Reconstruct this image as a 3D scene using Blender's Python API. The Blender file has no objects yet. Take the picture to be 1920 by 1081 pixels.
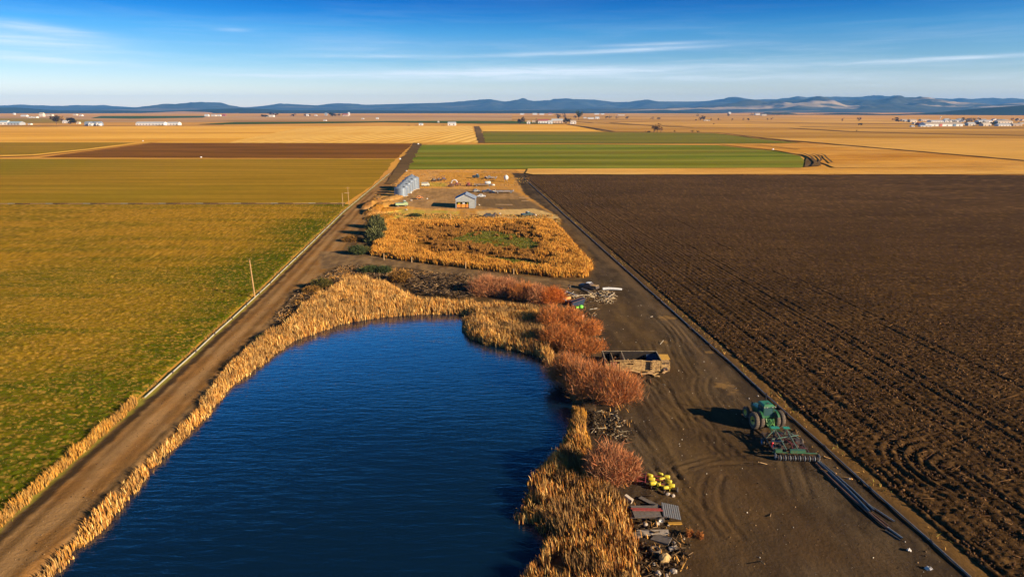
import bpy, math, random
import numpy as np
from mathutils import Vector, Matrix, Euler
SKY_GRADE = [(0.0, (1.55, 1.36, 1.36)), (0.033, (1.30, 1.22, 1.30)), (0.076, (.62, .91, 1.19)), (0.128, (.20, .67, 1.13)), (0.155, (.045, .46, 1.02)), (0.178, (.002, .33, .90)), (0.29, (.6, 2.4, 4.0)), (0.345, (1.0, 3.2, 4.8)), (0.39, (.25, 1.9, 3.6)), (0.47, (.04, .95, 2.0)), (0.60, (.02, .32, .75)), (0.84, (.01, .05, .13)), (1.0, (.02, .09, .24))]  # by elevation; unseen bright band above the frame added to light the pond's reflection
CLOUD_COL = (8.8, 9.4, 10.2)
SKY_STR = 0.047
HAZE_D = 4.3e-5
HAZE_COL = (0.13, 0.40, 0.84, 1)
random.seed(7); RNG = np.random.default_rng(11)
sc = bpy.context.scene; COL = sc.collection
R = math.radians
# ------------------------------------------------------------------ camera, light, exposure
CAM_H, PITCH, FPX = 38.0, 14.7, 1280.0
cam = bpy.data.cameras.new('camera'); cam.lens = 24; cam.sensor_width = 36; cam.clip_start = 0.5; cam.clip_end = 120000
co = bpy.data.objects.new('camera', cam); COL.objects.link(co)
co.location = (0, 0, CAM_H); co.rotation_euler = (R(90 - PITCH), 0, 0); sc.camera = co
sc.view_settings.view_transform = 'Standard'; sc.view_settings.look = 'None'
sc.view_settings.gamma = 1.0; sc.view_settings.exposure = 1.3
SUN_EL, SUN_AZ = 18.5, 118.0
SV = Vector((math.sin(R(SUN_AZ)) * math.cos(R(SUN_EL)), math.cos(R(SUN_AZ)) * math.cos(R(SUN_EL)), math.sin(R(SUN_EL))))
sl = bpy.data.lights.new('sun', 'SUN'); sl.energy = 5.0; sl.angle = R(0.5); sl.color = (1.0, 0.83, 0.60)
so = bpy.data.objects.new('sun', sl); COL.objects.link(so); so.location = (60, -60, 90)
so.rotation_euler = SV.to_track_quat('Z', 'Y').to_euler()
sc.cycles.max_bounces = 5; sc.cycles.diffuse_bounces = 2; sc.cycles.glossy_bounces = 2; sc.cycles.transmission_bounces = 3
sc.cycles.volume_bounces = 0; sc.cycles.transparent_max_bounces = 6
sc.cycles.use_denoising = True
world = bpy.data.worlds.new('World'); sc.world = world; world.use_nodes = True

class NT:
    """tiny node-tree helper"""
    def __init__(s, tree): s.t = tree; s.n = tree.nodes; s.l = tree.links
    def add(s, kind, **kw):
        n = s.n.new(kind)
        for k, v in kw.items(): setattr(n, k, v)
        return n
    def link(s, a, b): s.l.new(a, b)
    def put(s, sock, v):
        if hasattr(v, 'is_output'): s.l.new(v, sock)
        elif isinstance(v, (tuple, list)) and len(v) == 3 and sock.type == 'RGBA': sock.default_value = (*v, 1)
        else: sock.default_value = v
    def math(s, op, a, b=0.0, c=None, clamp=False):
        n = s.n.new('ShaderNodeMath'); n.operation = op; n.use_clamp = clamp
        s.put(n.inputs[0], a); s.put(n.inputs[1], b)
        if c is not None: s.put(n.inputs[2], c)
        return n.outputs[0]
    def mix(s, f, a, b, blend='MIX'):
        n = s.n.new('ShaderNodeMix'); n.data_type = 'RGBA'; n.blend_type = blend
        s.put(n.inputs[0], f); s.put(n.inputs[6], a); s.put(n.inputs[7], b)
        return n.outputs[2]
    def ramp(s, f, stops, interp='LINEAR'):
        n = s.n.new('ShaderNodeValToRGB'); cr = n.color_ramp; cr.interpolation = interp
        while len(cr.elements) < len(stops): cr.elements.new(0.5)
        for e, (p, c) in zip(cr.elements, stops):
            e.position = p; e.color = (*c, 1) if isinstance(c, tuple) else (c, c, c, 1)
        s.put(n.inputs[0], f); return n.outputs[0]
    def noise(s, vec, scale, detail=4, rough=0.55, dist=0.0):
        n = s.n.new('ShaderNodeTexNoise'); s.l.new(vec, n.inputs['Vector'])
        n.inputs['Scale'].default_value = scale; n.inputs['Detail'].default_value = detail
        n.inputs['Roughness'].default_value = rough; n.inputs['Distortion'].default_value = dist
        return n.outputs[0]
    def mapping(s, vec, scale=(1, 1, 1), rot=(0, 0, 0), loc=(0, 0, 0)):
        n = s.n.new('ShaderNodeMapping'); s.l.new(vec, n.inputs[0])
        n.inputs['Scale'].default_value = scale; n.inputs['Rotation'].default_value = rot; n.inputs['Location'].default_value = loc
        return n.outputs[0]
    def bump(s, h, strength, dist):
        n = s.n.new('ShaderNodeBump'); s.l.new(h, n.inputs['Height'])
        n.inputs['Strength'].default_value = strength; n.inputs['Distance'].default_value = dist
        return n.outputs[0]

w = NT(world.node_tree); w.n.clear()
sky = w.add('ShaderNodeTexSky', sky_type='NISHITA', sun_disc=False)
sky.sun_elevation = R(SUN_EL); sky.sun_rotation = R(SUN_AZ); sky.altitude = 1300; sky.air_density = 1.0; sky.dust_density = 0.6; sky.ozone_density = 2.0
tc = w.add('ShaderNodeTexCoord'); sx = w.add('ShaderNodeSeparateXYZ'); w.link(tc.outputs['Generated'], sx.inputs[0])
hyp = w.math('SQRT', w.math('ADD', w.math('MULTIPLY', sx.outputs[0], sx.outputs[0]), w.math('MULTIPLY', sx.outputs[1], sx.outputs[1])))
el = w.math('DIVIDE', sx.outputs[2], w.math('MAXIMUM', hyp, 0.001))
az = w.math('ARCTAN2', sx.outputs[0], sx.outputs[1])
grade = w.ramp(w.math('MULTIPLY', w.math('MAXIMUM', el, 0.0), 1.25), SKY_GRADE)
skyc = w.mix(1.0, sky.outputs[0], grade, 'MULTIPLY')
cv = w.add('ShaderNodeCombineXYZ'); w.link(az, cv.inputs[0]); w.link(el, cv.inputs[1])
n1 = w.noise(w.mapping(cv.outputs[0], (2.2, 34, 1), (0, 0, R(-1.2))), 1.6, 7, 0.62, 0.5)
n2 = w.noise(w.mapping(cv.outputs[0], (9, 150, 1), (0, 0, R(-2))), 1.3, 6, 0.6, 0.8)
streak = w.math('MULTIPLY', w.ramp(n1, [(0.44, 0.0), (0.75, 1.0)]), w.ramp(n2, [(0.3, 0.25), (0.7, 1.0)]))
def wisp(px, py, wx, wy, amp, tilt=0.0):
    dv = py - 540.5; fw = FPX * math.cos(R(PITCH)) - dv * math.sin(R(PITCH)); dn = FPX * math.sin(R(PITCH)) + dv * math.cos(R(PITCH))
    u0 = math.atan2(px - 960, fw); v0 = -dn / math.hypot(fw, px - 960)
    du = w.math('SUBTRACT', az, u0); dv_ = w.math('SUBTRACT', w.math('SUBTRACT', el, v0), w.math('MULTIPLY', du, tilt))
    q = w.math('ADD', w.math('POWER', w.math('DIVIDE', w.math('ABSOLUTE', du), wx / 1300), 2.0), w.math('POWER', w.math('DIVIDE', w.math('ABSOLUTE', dv_), wy / 1300), 2.0))
    return w.math('MULTIPLY', w.math('EXPONENT', w.math('MULTIPLY', q, -1.0)), amp)
acc = 0.0
for a in [(60, 52, 90, 7, .55, -.09), (40, 76, 110, 12, .6, -.03), (30, 106, 90, 9, .5, -.05), (160, 118, 90, 4, .3, -.02), (700, 106, 90, 3, .4, .02), (900, 138, 330, 7, .75, .012),
          (1120, 97, 190, 3.5, .7, .03), (1230, 83, 110, 3, .4, .02), (1150, 130, 300, 9, .45, 0), (1800, 109, 130, 3, .75, .02), (520, 142, 90, 3, .4, 0), (435, 57, 25, 3, .25, 0),
          (1100, 147, 420, 6, .4, 0), (660, 84, 120, 10, .15, .03), (1500, 150, 300, 8, .2, 0)]:
    acc = w.math('ADD', acc, wisp(*a))
acc = w.math('MULTIPLY', acc, w.ramp(n2, [(0.25, 0.45), (0.65, 1.15)]))
fade = w.ramp(w.math('MULTIPLY', el, 4.0), [(0.0, 0.45), (0.25, 0.38), (0.45, 0.12), (0.6, 0.03), (1.0, 0.0)])
cloud = w.math('ADD', acc, w.math('MULTIPLY', streak, fade), clamp=True)
skyc2 = w.mix(w.math('MULTIPLY', cloud, 0.75), skyc, CLOUD_COL)
bg = w.add('ShaderNodeBackground'); w.link(skyc2, bg.inputs[0]); bg.inputs[1].default_value = SKY_STR
wo = w.add('ShaderNodeOutputWorld'); w.link(bg.outputs[0], wo.inputs[0])

# ------------------------------------------------------------------ geometry helpers
SP, CP = math.sin(R(PITCH)), math.cos(R(PITCH))
def G(x, y, z=0.0):
    dv = y - 540.5; fw = FPX * CP - dv * SP; dn = FPX * SP + dv * CP; t = (CAM_H - z) / dn
    return Vector(((x - 960) * t, fw * t, z))
def VZ(x, y, Y):
    dv = y - 540.5; fw = FPX * CP - dv * SP; dn = FPX * SP + dv * CP; t = Y / fw
    return (x - 960) * t, CAM_H - dn * t
def GP(pts, z=0.0): return np.array([G(x, y, z)[:2] for x, y in pts])
def _hash(ix, iy, seed):
    h = (ix.astype(np.int64) * 374761393 + iy.astype(np.int64) * 668265263 + seed * 982451653) & 0xffffffff
    h = ((h ^ (h >> 13)) * 1274126177) & 0xffffffff
    return ((h ^ (h >> 16)) & 0xffff) / 65535.0
def vnoise(x, y, seed=0):
    ix, iy = np.floor(x), np.floor(y); fx, fy = x - ix, y - iy
    fx = fx * fx * (3 - 2 * fx); fy = fy * fy * (3 - 2 * fy)
    a, b, c, d = _hash(ix, iy, seed), _hash(ix + 1, iy, seed), _hash(ix, iy + 1, seed), _hash(ix + 1, iy + 1, seed)
    return (a * (1 - fx) + b * fx) * (1 - fy) + (c * (1 - fx) + d * fx) * fy
def fbm(x, y, octv=4, seed=0):
    s = 0; a = 0.5; tot = 0
    for o in range(octv): s = s + a * vnoise(x * 2 ** o + 17.3 * o, y * 2 ** o - 9.1 * o, seed + o); tot += a; a *= 0.5
    return s / tot
def sdist(px, py, poly):
    """signed distance, negative inside"""
    P = np.asarray(poly); best = np.full(px.shape, 1e18); ins = np.zeros(px.shape, bool)
    for i in range(len(P)):
        x0, y0 = P[i]; x1, y1 = P[(i + 1) % len(P)]; ex, ey = x1 - x0, y1 - y0; L = ex * ex + ey * ey + 1e-12
        t = np.clip(((px - x0) * ex + (py - y0) * ey) / L, 0, 1)
        best = np.minimum(best, (px - x0 - t * ex) ** 2 + (py - y0 - t * ey) ** 2)
        if y0 != y1:
            c = ((y0 > py) != (y1 > py)) & (px < ex * (py - y0) / ey + x0); ins ^= c
    d = np.sqrt(best); return np.where(ins, -d, d)
def smooth(t): t = np.clip(t, 0, 1); return t * t * (3 - 2 * t)
def lin(c): return tuple((v / 255 / 12.92 if v <= 10 else ((v / 255 + 0.055) / 1.055) ** 2.4) for v in c)
def A(r, g, b, k=0.85):
    """albedo that shows about as (r,g,b) on level ground under this sun"""
    l = lin((r, g, b)); return (l[0] * k, l[1] * 1.04 * k, l[2] * 1.05 * k)

def tag(o, label=None, cat=None, group=None, kind=None):
    if label: o['label'] = label
    if cat: o['category'] = cat
    if group: o['group'] = group
    if kind: o['kind'] = kind
    return o
def empty(name, loc=(0, 0, 0), rz=0.0, label=None, cat=None, group=None, tilt=(0, 0)):
    o = bpy.data.objects.new(name, None); COL.objects.link(o); o.location = loc; o.rotation_euler = (tilt[0], tilt[1], rz)
    return tag(o, label, cat, group)
def link_mesh(name, me, mat, parent=None):
    o = bpy.data.objects.new(name, me); COL.objects.link(o)
    if mat: me.materials.append(mat)
    if parent: o.parent = parent
    return o
def mesh_np(name, V, F, mat, col=None, parent=None, smooth_=False):
    """F: (n,3) or (n,4) int array; col (nv,3)"""
    me = bpy.data.meshes.new(name); V = np.asarray(V, np.float32); F = np.asarray(F, np.int32); k = F.shape[1]
    me.vertices.add(len(V)); me.vertices.foreach_set('co', V.ravel())
    me.loops.add(F.size); me.loops.foreach_set('vertex_index', F.ravel())
    me.polygons.add(len(F)); me.polygons.foreach_set('loop_start', np.arange(0, F.size, k, dtype=np.int32))
    me.polygons.foreach_set('loop_total', np.full(len(F), k, np.int32))
    if smooth_: me.polygons.foreach_set('use_smooth', np.ones(len(F), bool))
    me.update(calc_edges=True)
    if col is not None:
        at = me.color_attributes.new('Col', 'FLOAT_COLOR', 'POINT')
        at.data.foreach_set('color', np.concatenate([col, np.ones((len(col), 1))], 1).astype(np.float32).ravel())
    return link_mesh(name, me, mat, parent)
def grid_np(name, X, Y, Z, mat, col=None, smooth_=True, keep=None, parent=None):
    ny, nx = X.shape; V = np.stack([X, Y, Z], -1).reshape(-1, 3)
    idx = np.arange(nx * ny).reshape(ny, nx)
    F = np.stack([idx[:-1, :-1], idx[:-1, 1:], idx[1:, 1:], idx[1:, :-1]], -1).reshape(-1, 4)
    if keep is not None: F = F[(keep[:-1, :-1] & keep[:-1, 1:] & keep[1:, 1:] & keep[1:, :-1]).ravel()]
    return mesh_np(name, V, F, mat, None if col is None else col.reshape(-1, 3), parent, smooth_)

class MB:
    """collects boxes, bars and lathes and links them as one mesh object"""
    def __init__(s): s.v = []; s.f = []; s.sm = []
    def raw(s, vs, fs, M=None, sm=False):
        b = len(s.v); s.v += [tuple(M @ Vector(v)) if M else tuple(v) for v in vs]
        s.f += [tuple(b + i for i in f) for f in fs]; s.sm += [sm] * len(fs); return s
    def box(s, c, size, rz=0.0, rx=0.0, ry=0.0, taper=1.0):
        hx, hy, hz = size[0] / 2, size[1] / 2, size[2] / 2
        M = Matrix.Translation(c) @ Euler((rx, ry, rz)).to_matrix().to_4x4()
        vs = [(x * hx * (taper if z > 0 else 1), y * hy * (taper if z > 0 else 1), z * hz) for z in (-1, 1) for x, y in ((-1, -1), (1, -1), (1, 1), (-1, 1))]
        return s.raw(vs, [(3, 2, 1, 0), (4, 5, 6, 7), (0, 1, 5, 4), (1, 2, 6, 5), (2, 3, 7, 6), (3, 0, 4, 7)], M)
    def bar(s, p, q, wd, ht=None):
        p, q = Vector(p), Vector(q); d = q - p; L = d.length
        if L < 1e-6: return s
        M = Matrix.Translation((p + q) / 2) @ d.to_track_quat('Y', 'Z').to_matrix().to_4x4(); hx, hy, hz = wd / 2, L / 2, (ht or wd) / 2
        vs = [(x * hx, y * hy, z * hz) for z in (-1, 1) for x, y in ((-1, -1), (1, -1), (1, 1), (-1, 1))]
        return s.raw(vs, [(3, 2, 1, 0), (4, 5, 6, 7), (0, 1, 5, 4), (1, 2, 6, 5), (2, 3, 7, 6), (3, 0, 4, 7)], M)
    def tube(s, pts, r, n=8, cap=True):
        pts = [Vector(p) for p in pts]; rs = r if isinstance(r, (list, tuple)) else [r] * len(pts); vs = []; fs = []
        for i, p in enumerate(pts):
            d = (pts[min(i + 1, len(pts) - 1)] - pts[max(i - 1, 0)])
            q = d.to_track_quat('Z', 'Y').to_matrix()
            for k in range(n): a = 2 * math.pi * k / n; vs.append(p + q @ Vector((math.cos(a) * rs[i], math.sin(a) * rs[i], 0)))
        for i in range(len(pts) - 1):
            for k in range(n): fs.append((i * n + k, i * n + (k + 1) % n, (i + 1) * n + (k + 1) % n, (i + 1) * n + k))
        s.raw(vs, fs, sm=True)
        if cap: s.raw(vs[:n], [tuple(range(n - 1, -1, -1))]); s.raw(vs[-n:], [tuple(range(n))])
        return s
    def lathe(s, prof, M=None, n=24, close=True, sm=True):
        """prof: (radius, z) list turned about local z"""
        vs = []; fs = []; m = len(prof)
        for r, z in prof:
            for k in range(n): a = 2 * math.pi * k / n; vs.append((r * math.cos(a), r * math.sin(a), z))
        for i in range(m - 1):
            for k in range(n): fs.append((i * n + k, i * n + (k + 1) % n, (i + 1) * n + (k + 1) % n, (i + 1) * n + k))
        return s.raw(vs, fs, M, sm)
    def prism(s, poly, z0, z1, M=None):
        n = len(poly); vs = [(x, y, z0) for x, y in poly] + [(x, y, z1) for x, y in poly]
        return s.raw(vs, [tuple(range(n - 1, -1, -1)), tuple(range(n, 2 * n))] + [(i, (i + 1) % n, n + (i + 1) % n, n + i) for i in range(n)], M)
    def build(s, name, mat, parent=None):
        me = bpy.data.meshes.new(name); me.from_pydata(s.v, [], s.f); me.polygons.foreach_set('use_smooth', s.sm); me.update()
        return link_mesh(name, me, mat, parent)
AXX = Matrix.Rotation(math.pi / 2, 4, 'Y')   # turns a lathe about the local x axis
def wheel(parent, pos, rad, wid, tyre, rim, name='wheel', lugs=0, hubc=None):
    W = bpy.data.objects.new(name, None); COL.objects.link(W); W.parent = parent; W.location = pos
    t = MB(); h = wid / 2
    t.lathe([(rad * .55, -h * .8), (rad * .8, -h), (rad * .95, -h * .9), (rad, -h * .55), (rad, h * .55), (rad * .95, h * .9), (rad * .8, h), (rad * .55, h * .8)], AXX, 28)
    for k in range(lugs):
        a = 2 * math.pi * k / lugs
        for sgn in (-1, 1):
            M = Matrix.Rotation(a + sgn * .08, 4, 'X')
            t.raw([(0, -.03, rad * .98), (0, .03, rad * .98), (sgn * h * .9, .10, rad * .98), (sgn * h * .9, .04, rad * .98), (0, -.03, rad + .045), (0, .03, rad + .045), (sgn * h * .9, .10, rad + .035), (sgn * h * .9, .04, rad + .035)],
                  [(4, 5, 6, 7), (0, 1, 5, 4), (1, 2, 6, 5), (2, 3, 7, 6), (3, 0, 4, 7)], M)
    t.build('tyre', tyre, W)
    r = MB(); r.lathe([(rad * .56, -h * .82), (rad * .5, -h * .6), (rad * .42, -h * .2), (rad * .15, -h * .15), (rad * .15, h * .15), (rad * .42, h * .2), (rad * .5, h * .6), (rad * .56, h * .82)], AXX, 24)
    r.lathe([(0.001, -h * .5), (rad * .14, -h * .5), (rad * .16, h * .5), (0.001, h * .5)], AXX, 12)
    r.build('rim', rim, W)
    return W

# ------------------------------------------------------------------ materials
MATS = {}
def newmat(name):
    m = bpy.data.materials.new(name); m.use_nodes = True; t = NT(m.node_tree); b = m.node_tree.nodes['Principled BSDF']; MATS[name] = m
    return m, t, b
def paint(name, c, rough=0.5, metal=0.0, var=0.25, scale=3.0, c2=None, rust=0.0, bump=0.0, spec=0.5):
    m, t, b = newmat(name); tc = t.add('ShaderNodeTexCoord').outputs['Object']
    n = t.noise(tc, scale, 6, 0.65)
    c2 = c2 or tuple(v * (1 - var) for v in c)
    col = t.mix(t.ramp(n, [(0.35, 0.0), (0.65, 1.0)]), c, c2)
    col = t.mix(t.math('MULTIPLY', t.noise(tc, scale * 9, 3, 0.7), 0.25), col, tuple(v * 0.6 for v in c))
    if rust: col = t.mix(t.ramp(t.noise(tc, scale * 2.3, 8, 0.7), [(0.62 - rust * .2, 0.0), (0.70 - rust * .2, 1.0)]), col, (0.13, 0.05, 0.022))
    t.link(col, b.inputs['Base Color']); b.inputs['Metallic'].default_value = metal
    t.link(t.math('ADD', t.math('MULTIPLY', n, 0.3), rough - 0.15), b.inputs['Roughness']); b.inputs['Specular IOR Level'].default_value = spec
    if bump: t.link(t.bump(t.noise(tc, scale * 6, 5), 0.6, bump), b.inputs['Normal'])
    return m
def attr_mat(name, rough=0.85, var=0.35, scales=(2.0, 9.0), bump=0.0, trans=0.0, bscale=3.0, spec=0.0):
    """base colour comes from the mesh's own Col attribute, broken up by noise"""
    m, t, b = newmat(name); a = t.add('ShaderNodeAttribute', attribute_name='Col'); pos = t.add('ShaderNodeTexCoord').outputs['Object']
    f = t.math('ADD', t.math('MULTIPLY', t.noise(pos, scales[0], 6, 0.6), var), t.math('MULTIPLY', t.noise(pos, scales[1], 5, 0.65), var))
    f = t.math('ADD', f, 1.0 - var)
    cm = t.add('ShaderNodeCombineColor')
    for i in range(3): t.link(f, cm.inputs[i])
    t.link(t.mix(1.0, a.outputs['Color'], cm.outputs[0], 'MULTIPLY'), b.inputs['Base Color'])
    b.inputs['Roughness'].default_value = rough; b.inputs['Specular IOR Level'].default_value = spec
    if bump: t.link(t.bump(t.noise(pos, bscale, 6, 0.65), 1.0, bump), b.inputs['Normal'])
    return m
def field_mat(name, c1, c2, c3, stretch=(0.15, 1.0), rot=0.0, scale=0.05, fine=0.9, stripe=None, bump=0.0, bscale=1.5, patch=(0.004, 0.0015), fvar=0.25):
    m, t, b = newmat(name); pos = t.add('ShaderNodeTexCoord').outputs['Object']
    mp = t.mapping(pos, (stretch[0], stretch[1], 1), (0, 0, rot))
    n1 = t.noise(mp, scale, 6, 0.62, 0.3)
    col = t.mix(t.ramp(n1, [(0.38, 0.0), (0.62, 1.0)]), c1, c2)
    n2 = t.noise(t.mapping(pos, (patch[1], patch[0], 1), (0, 0, rot)), 1.0, 5, 0.6, 0.4)
    col = t.mix(t.ramp(n2, [(0.45, 0.0), (0.66, 0.85)]), col, c3)
    if stripe:   # (period m, along direction rotation, strength, colour)
        wv = t.add('ShaderNodeTexWave', wave_type='BANDS', bands_direction='X'); t.link(t.mapping(pos, (1, 1, 1), (0, 0, stripe[1])), wv.inputs['Vector'])
        wv.inputs['Scale'].default_value = 0.314 / stripe[0]; wv.inputs['Distortion'].default_value = stripe[4] if len(stripe) > 4 else .5; wv.inputs['Detail'].default_value = 3; wv.inputs['Detail Scale'].default_value = 0.5
        col = t.mix(t.math('MULTIPLY', t.ramp(wv.outputs['Fac'], [(0.55, 0.0), (0.95, 1.0)]), stripe[2]), col, stripe[3])
    nf = t.noise(t.mapping(pos, (0.45, 1, 1), (0, 0, rot)), fine, 6, 0.72)
    f = t.math('ADD', t.math('MULTIPLY', nf, fvar * 2), 1.0 - fvar)
    cm = t.add('ShaderNodeCombineColor')
    for i in range(3): t.link(f, cm.inputs[i])
    t.link(t.mix(1.0, col, cm.outputs[0], 'MULTIPLY'), b.inputs['Base Color'])
    b.inputs['Roughness'].default_value = 0.95; b.inputs['Specular IOR Level'].default_value = 0.0
    if bump: t.link(t.bump(t.noise(pos, bscale, 6, 0.7), 1.0, bump), b.inputs['Normal'])
    return m
# ------------------------------------------------------------------ traced outlines (photo pixels -> ground metres)
WATER_Z = -0.5
POND = GP([(40, 1250), (95, 1085), (148, 1035), (197, 992), (229, 960), (292, 876), (338, 830), (395, 777), (437, 721), (473, 700), (523, 660), (560, 636), (590, 624), (640, 607), (720, 594), (802, 588), (867, 590), (884, 600),
           (868, 622), (878, 634), (905, 645), (960, 657), (1005, 667), (1035, 692), (1052, 725), (1068, 770), (1066, 812), (1045, 846), (1008, 880), (990, 905), (985, 935), (968, 960), (972, 985), (1015, 992), (1028, 1010), (1018, 1040), (975, 1085), (930, 1250)], WATER_Z)
def EDGE_R(Y): return 42.95 - 0.0925 * Y        # irrigation pipe beside the ploughed field
def EDGE_L(Y): return np.interp(Y, [0, 60, 87, 137, 263, 400, 560, 789, 900], [-44.8, -48.4, -50.0, -53.5, -64.6, -73.5, -82.0, -104, -111])

gm = attr_mat('ground_soil', 0.95, 0.34, (0.5, 4.0), bump=0.10, bscale=2.2)

# -------- ground: one sheet from under the camera to past the hills
xs = np.unique(np.concatenate([np.arange(-82, 52, 0.27), -82 - np.geomspace(.6, 24000, 60), 52 + np.geomspace(.6, 24000, 60)]))
ys = np.unique(np.concatenate([np.arange(30, 125, 0.27), np.arange(125, 170, 0.42), np.arange(170, 440, 0.8), 440 + np.geomspace(1, 15600, 60), 30 - np.geomspace(1, 500, 14)]))
GX, GY = np.meshgrid(xs, ys)
near = (GX > -95) & (GX < 60) & (GY < 450) & (GY > 10)
pd = np.full(GX.shape, 99.0); pd[near] = sdist(GX[near], GY[near], POND)
wob = (fbm(GX / 1.3, GY / 1.3, 3, 5) - .5)
pdw = pd + wob * 0.7
GZ = np.where(pdw > 0, -0.62 + 0.66 * smooth(pdw / 2.4), -0.62 + np.maximum(pdw * 0.4, -1.4))
GZ = np.where(pdw > 2.4, 0.04 * 0, GZ)
GZ += np.where(near & (pd > 1.5), (fbm(GX / 2.5, GY / 2.5, 4, 9) - .5) * 0.10, 0)
# base colours painted as what the soil IS
COLR = np.zeros(GX.shape + (3,)); COLR[:] = A(214, 150, 62)
bigN = fbm(GX / 60 + 3, GY / 220, 4, 21)[..., None]
COLR = COLR * (0.8 + 0.4 * bigN)
DIST = {}
def lay(poly, col, feather=0.6, wobble=1.0, wscale=2.0, amt=1.0, seed=3, mottle=None, zadd=0.0):
    """soil of one kind inside a traced outline"""
    global COLR, GZ
    P = np.asarray(poly); m = (GX > P[:, 0].min() - 6) & (GX < P[:, 0].max() + 6) & (GY > P[:, 1].min() - 6) & (GY < P[:, 1].max() + 6)
    if not m.any(): return
    x, y = GX[m], GY[m]; d = sdist(x, y, P) + (fbm(x / wscale, y / wscale, 4, seed) - .5) * 2 * wobble
    f = (1 - smooth(d / feather + .5)) * amt
    c = np.array(col)[None, :]
    if mottle is not None:
        n = smooth((fbm(x / 1.7 + 5, y / 4.5, 4, seed + 7) - .35) / .3)[:, None]; c = c * (1 - n) + np.array(mottle)[None, :] * n
    COLR[m] = COLR[m] * (1 - f[:, None]) + c * f[:, None]
    if zadd: GZ[m] += zadd * f
def strip(pts, wid):
    """polygon round a ground polyline"""
    P = [np.array(p, float) for p in pts]; L = []; Rr = []
    for i, p in enumerate(P):
        d = P[min(i + 1, len(P) - 1)] - P[max(i - 1, 0)]; n = np.array([-d[1], d[0]]) / (np.hypot(*d) + 1e-9)
        wv = wid[i] if isinstance(wid, (list, tuple)) else wid
        L.append(p + n * wv / 2); Rr.append(p - n * wv / 2)
    return np.array(L + Rr[::-1])
SAND, SANDD = A(196, 142, 78), A(168, 118, 66)
DIRT, DIRTD = A(142, 98, 52), A(100, 70, 38)
GRAV, GRAVD = A(92, 73, 52), A(72, 57, 42)
MUD = A(92, 70, 42)
# whole farm strip between the two pipelines
Yk = np.array([8, 30, 60, 87, 137, 200, 263, 330, 410])
farm = np.array([(EDGE_L(y), y) for y in Yk] + [(EDGE_R(y), y) for y in Yk[::-1]])
lay(farm, A(112, 84, 52), 1.0, 0.4, mottle=A(90, 67, 42))
# yard round the sheds: pale sand, ochre grass and brown lanes
lay(GP([(706, 345), (722, 318), (985, 320), (1005, 352), (1045, 405), (1050, 425), (700, 425), (690, 395)]), SAND, 4, 1.5, 6, mottle=A(206, 142, 62))
lay(GP([(775, 352), (960, 356), (985, 372), (1010, 385), (900, 392), (790, 390), (742, 384), (760, 362)]), A(150, 112, 70), 3, 2.0, 5, mottle=A(168, 126, 78))
lay(GP([(820, 322), (960, 326), (965, 345), (830, 340)]), A(200, 138, 56), 3, 2, 7)
lay(GP([(895, 372), (985, 374), (1040, 402), (1000, 396), (893, 386)]), A(126, 97, 64), 2, 1, 4)
lay(GP([(895, 395), (1000, 391), (1050, 404), (1046, 416), (900, 408)]), A(214, 170, 104), 2, 1.5, 3)
lay(GP([(790, 341), (838, 343), (835, 350), (788, 350)]), A(170, 150, 52), 2, 1.2, 3, .7)
lay(GP([(742, 391), (860, 396), (860, 410), (725, 412), (715, 402)]), A(196, 150, 74), 2, 1.2, 3, mottle=A(176, 150, 60))
# right lane and parking ground
lane = GP([(960, 324), (1012, 326), (1060, 384), (1150, 470), (1240, 556), (1330, 628), (1452, 757), (1600, 880), (1830, 1085), (1990, 1240), (1200, 1240), (1195, 1085), (1185, 1000), (1150, 900), (1085, 800), (1100, 740), (1080, 680), (1040, 640), (1040, 590), (1050, 530), (1105, 520), (1118, 492), (1085, 440), (1045, 405), (985, 365)])
lay(lane, GRAV, 1.2, 0.8, 2.5, mottle=GRAVD)
lay(GP([(1130, 530), (1230, 620), (1400, 800), (1450, 1000), (1330, 1081), (1240, 960), (1200, 820), (1230, 740), (1160, 620), (1090, 560)]), A(90, 68, 44), 5, 3, 4, .7, seed=15, mottle=A(106, 80, 48))
lay(GP([(1240, 1081), (1300, 900), (1290, 760), (1420, 860), (1700, 1081)]), A(88, 64, 40), 6, 3, 5, .65, seed=16, mottle=A(80, 60, 40))
for k, (x0, y0, x1, y1, ww) in enumerate([(1015, 365, 1150, 500, 2.2), (1130, 470, 1380, 740, 1.6), (1180, 500, 1480, 860, 1.3), (1050, 420, 1180, 520, 1.5)]):
    lay(strip(GP([(x0, y0), (x1, y1)]), ww), A(114, 88, 60), 1.2, .5, 3, .5, seed=30 + k)
# left lane with its wheel ruts
ll = GP([(-70, 1085), (0, 1018), (289, 750), (472, 566), (560, 480), (645, 400), (700, 353), (742, 315), (783, 272), (792, 272), (764, 312), (740, 350), (715, 368), (690, 410), (655, 450), (600, 520), (527, 575), (453, 655), (388, 728), (300, 815), (197, 915), (80, 1075), (-20, 1200)])
lay(ll, DIRT, 0.8, 0.5, 1.6, mottle=A(148, 110, 68))
for off, cc in ((-1.6, DIRTD), (1.3, DIRTD), (-0.2, A(164, 122, 76)), (3.3, A(156, 116, 72))):
    pts = [(np.interp(y, Yk, EDGE_L(Yk)) + 4.4 + off, y) for y in np.arange(20, 330, 6)]
    lay(strip(pts, 0.9), cc, 0.7, 0.45, 3, .6, seed=44)
# dark scrape strip between the left pipeline and the lane
lay(strip([(float(EDGE_L(y)) + 1.2, y) for y in np.arange(20, 260, 8)], 1.0), A(62, 47, 32), 0.5, 0.5, 1.2, .9, seed=51)
lay(strip([(float(EDGE_L(y)) - .1, y) for y in np.arange(20, 420, 8)], 1.0), A(150, 140, 52), 0.6, 0.4, 1.5, .8, seed=52)
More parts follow.
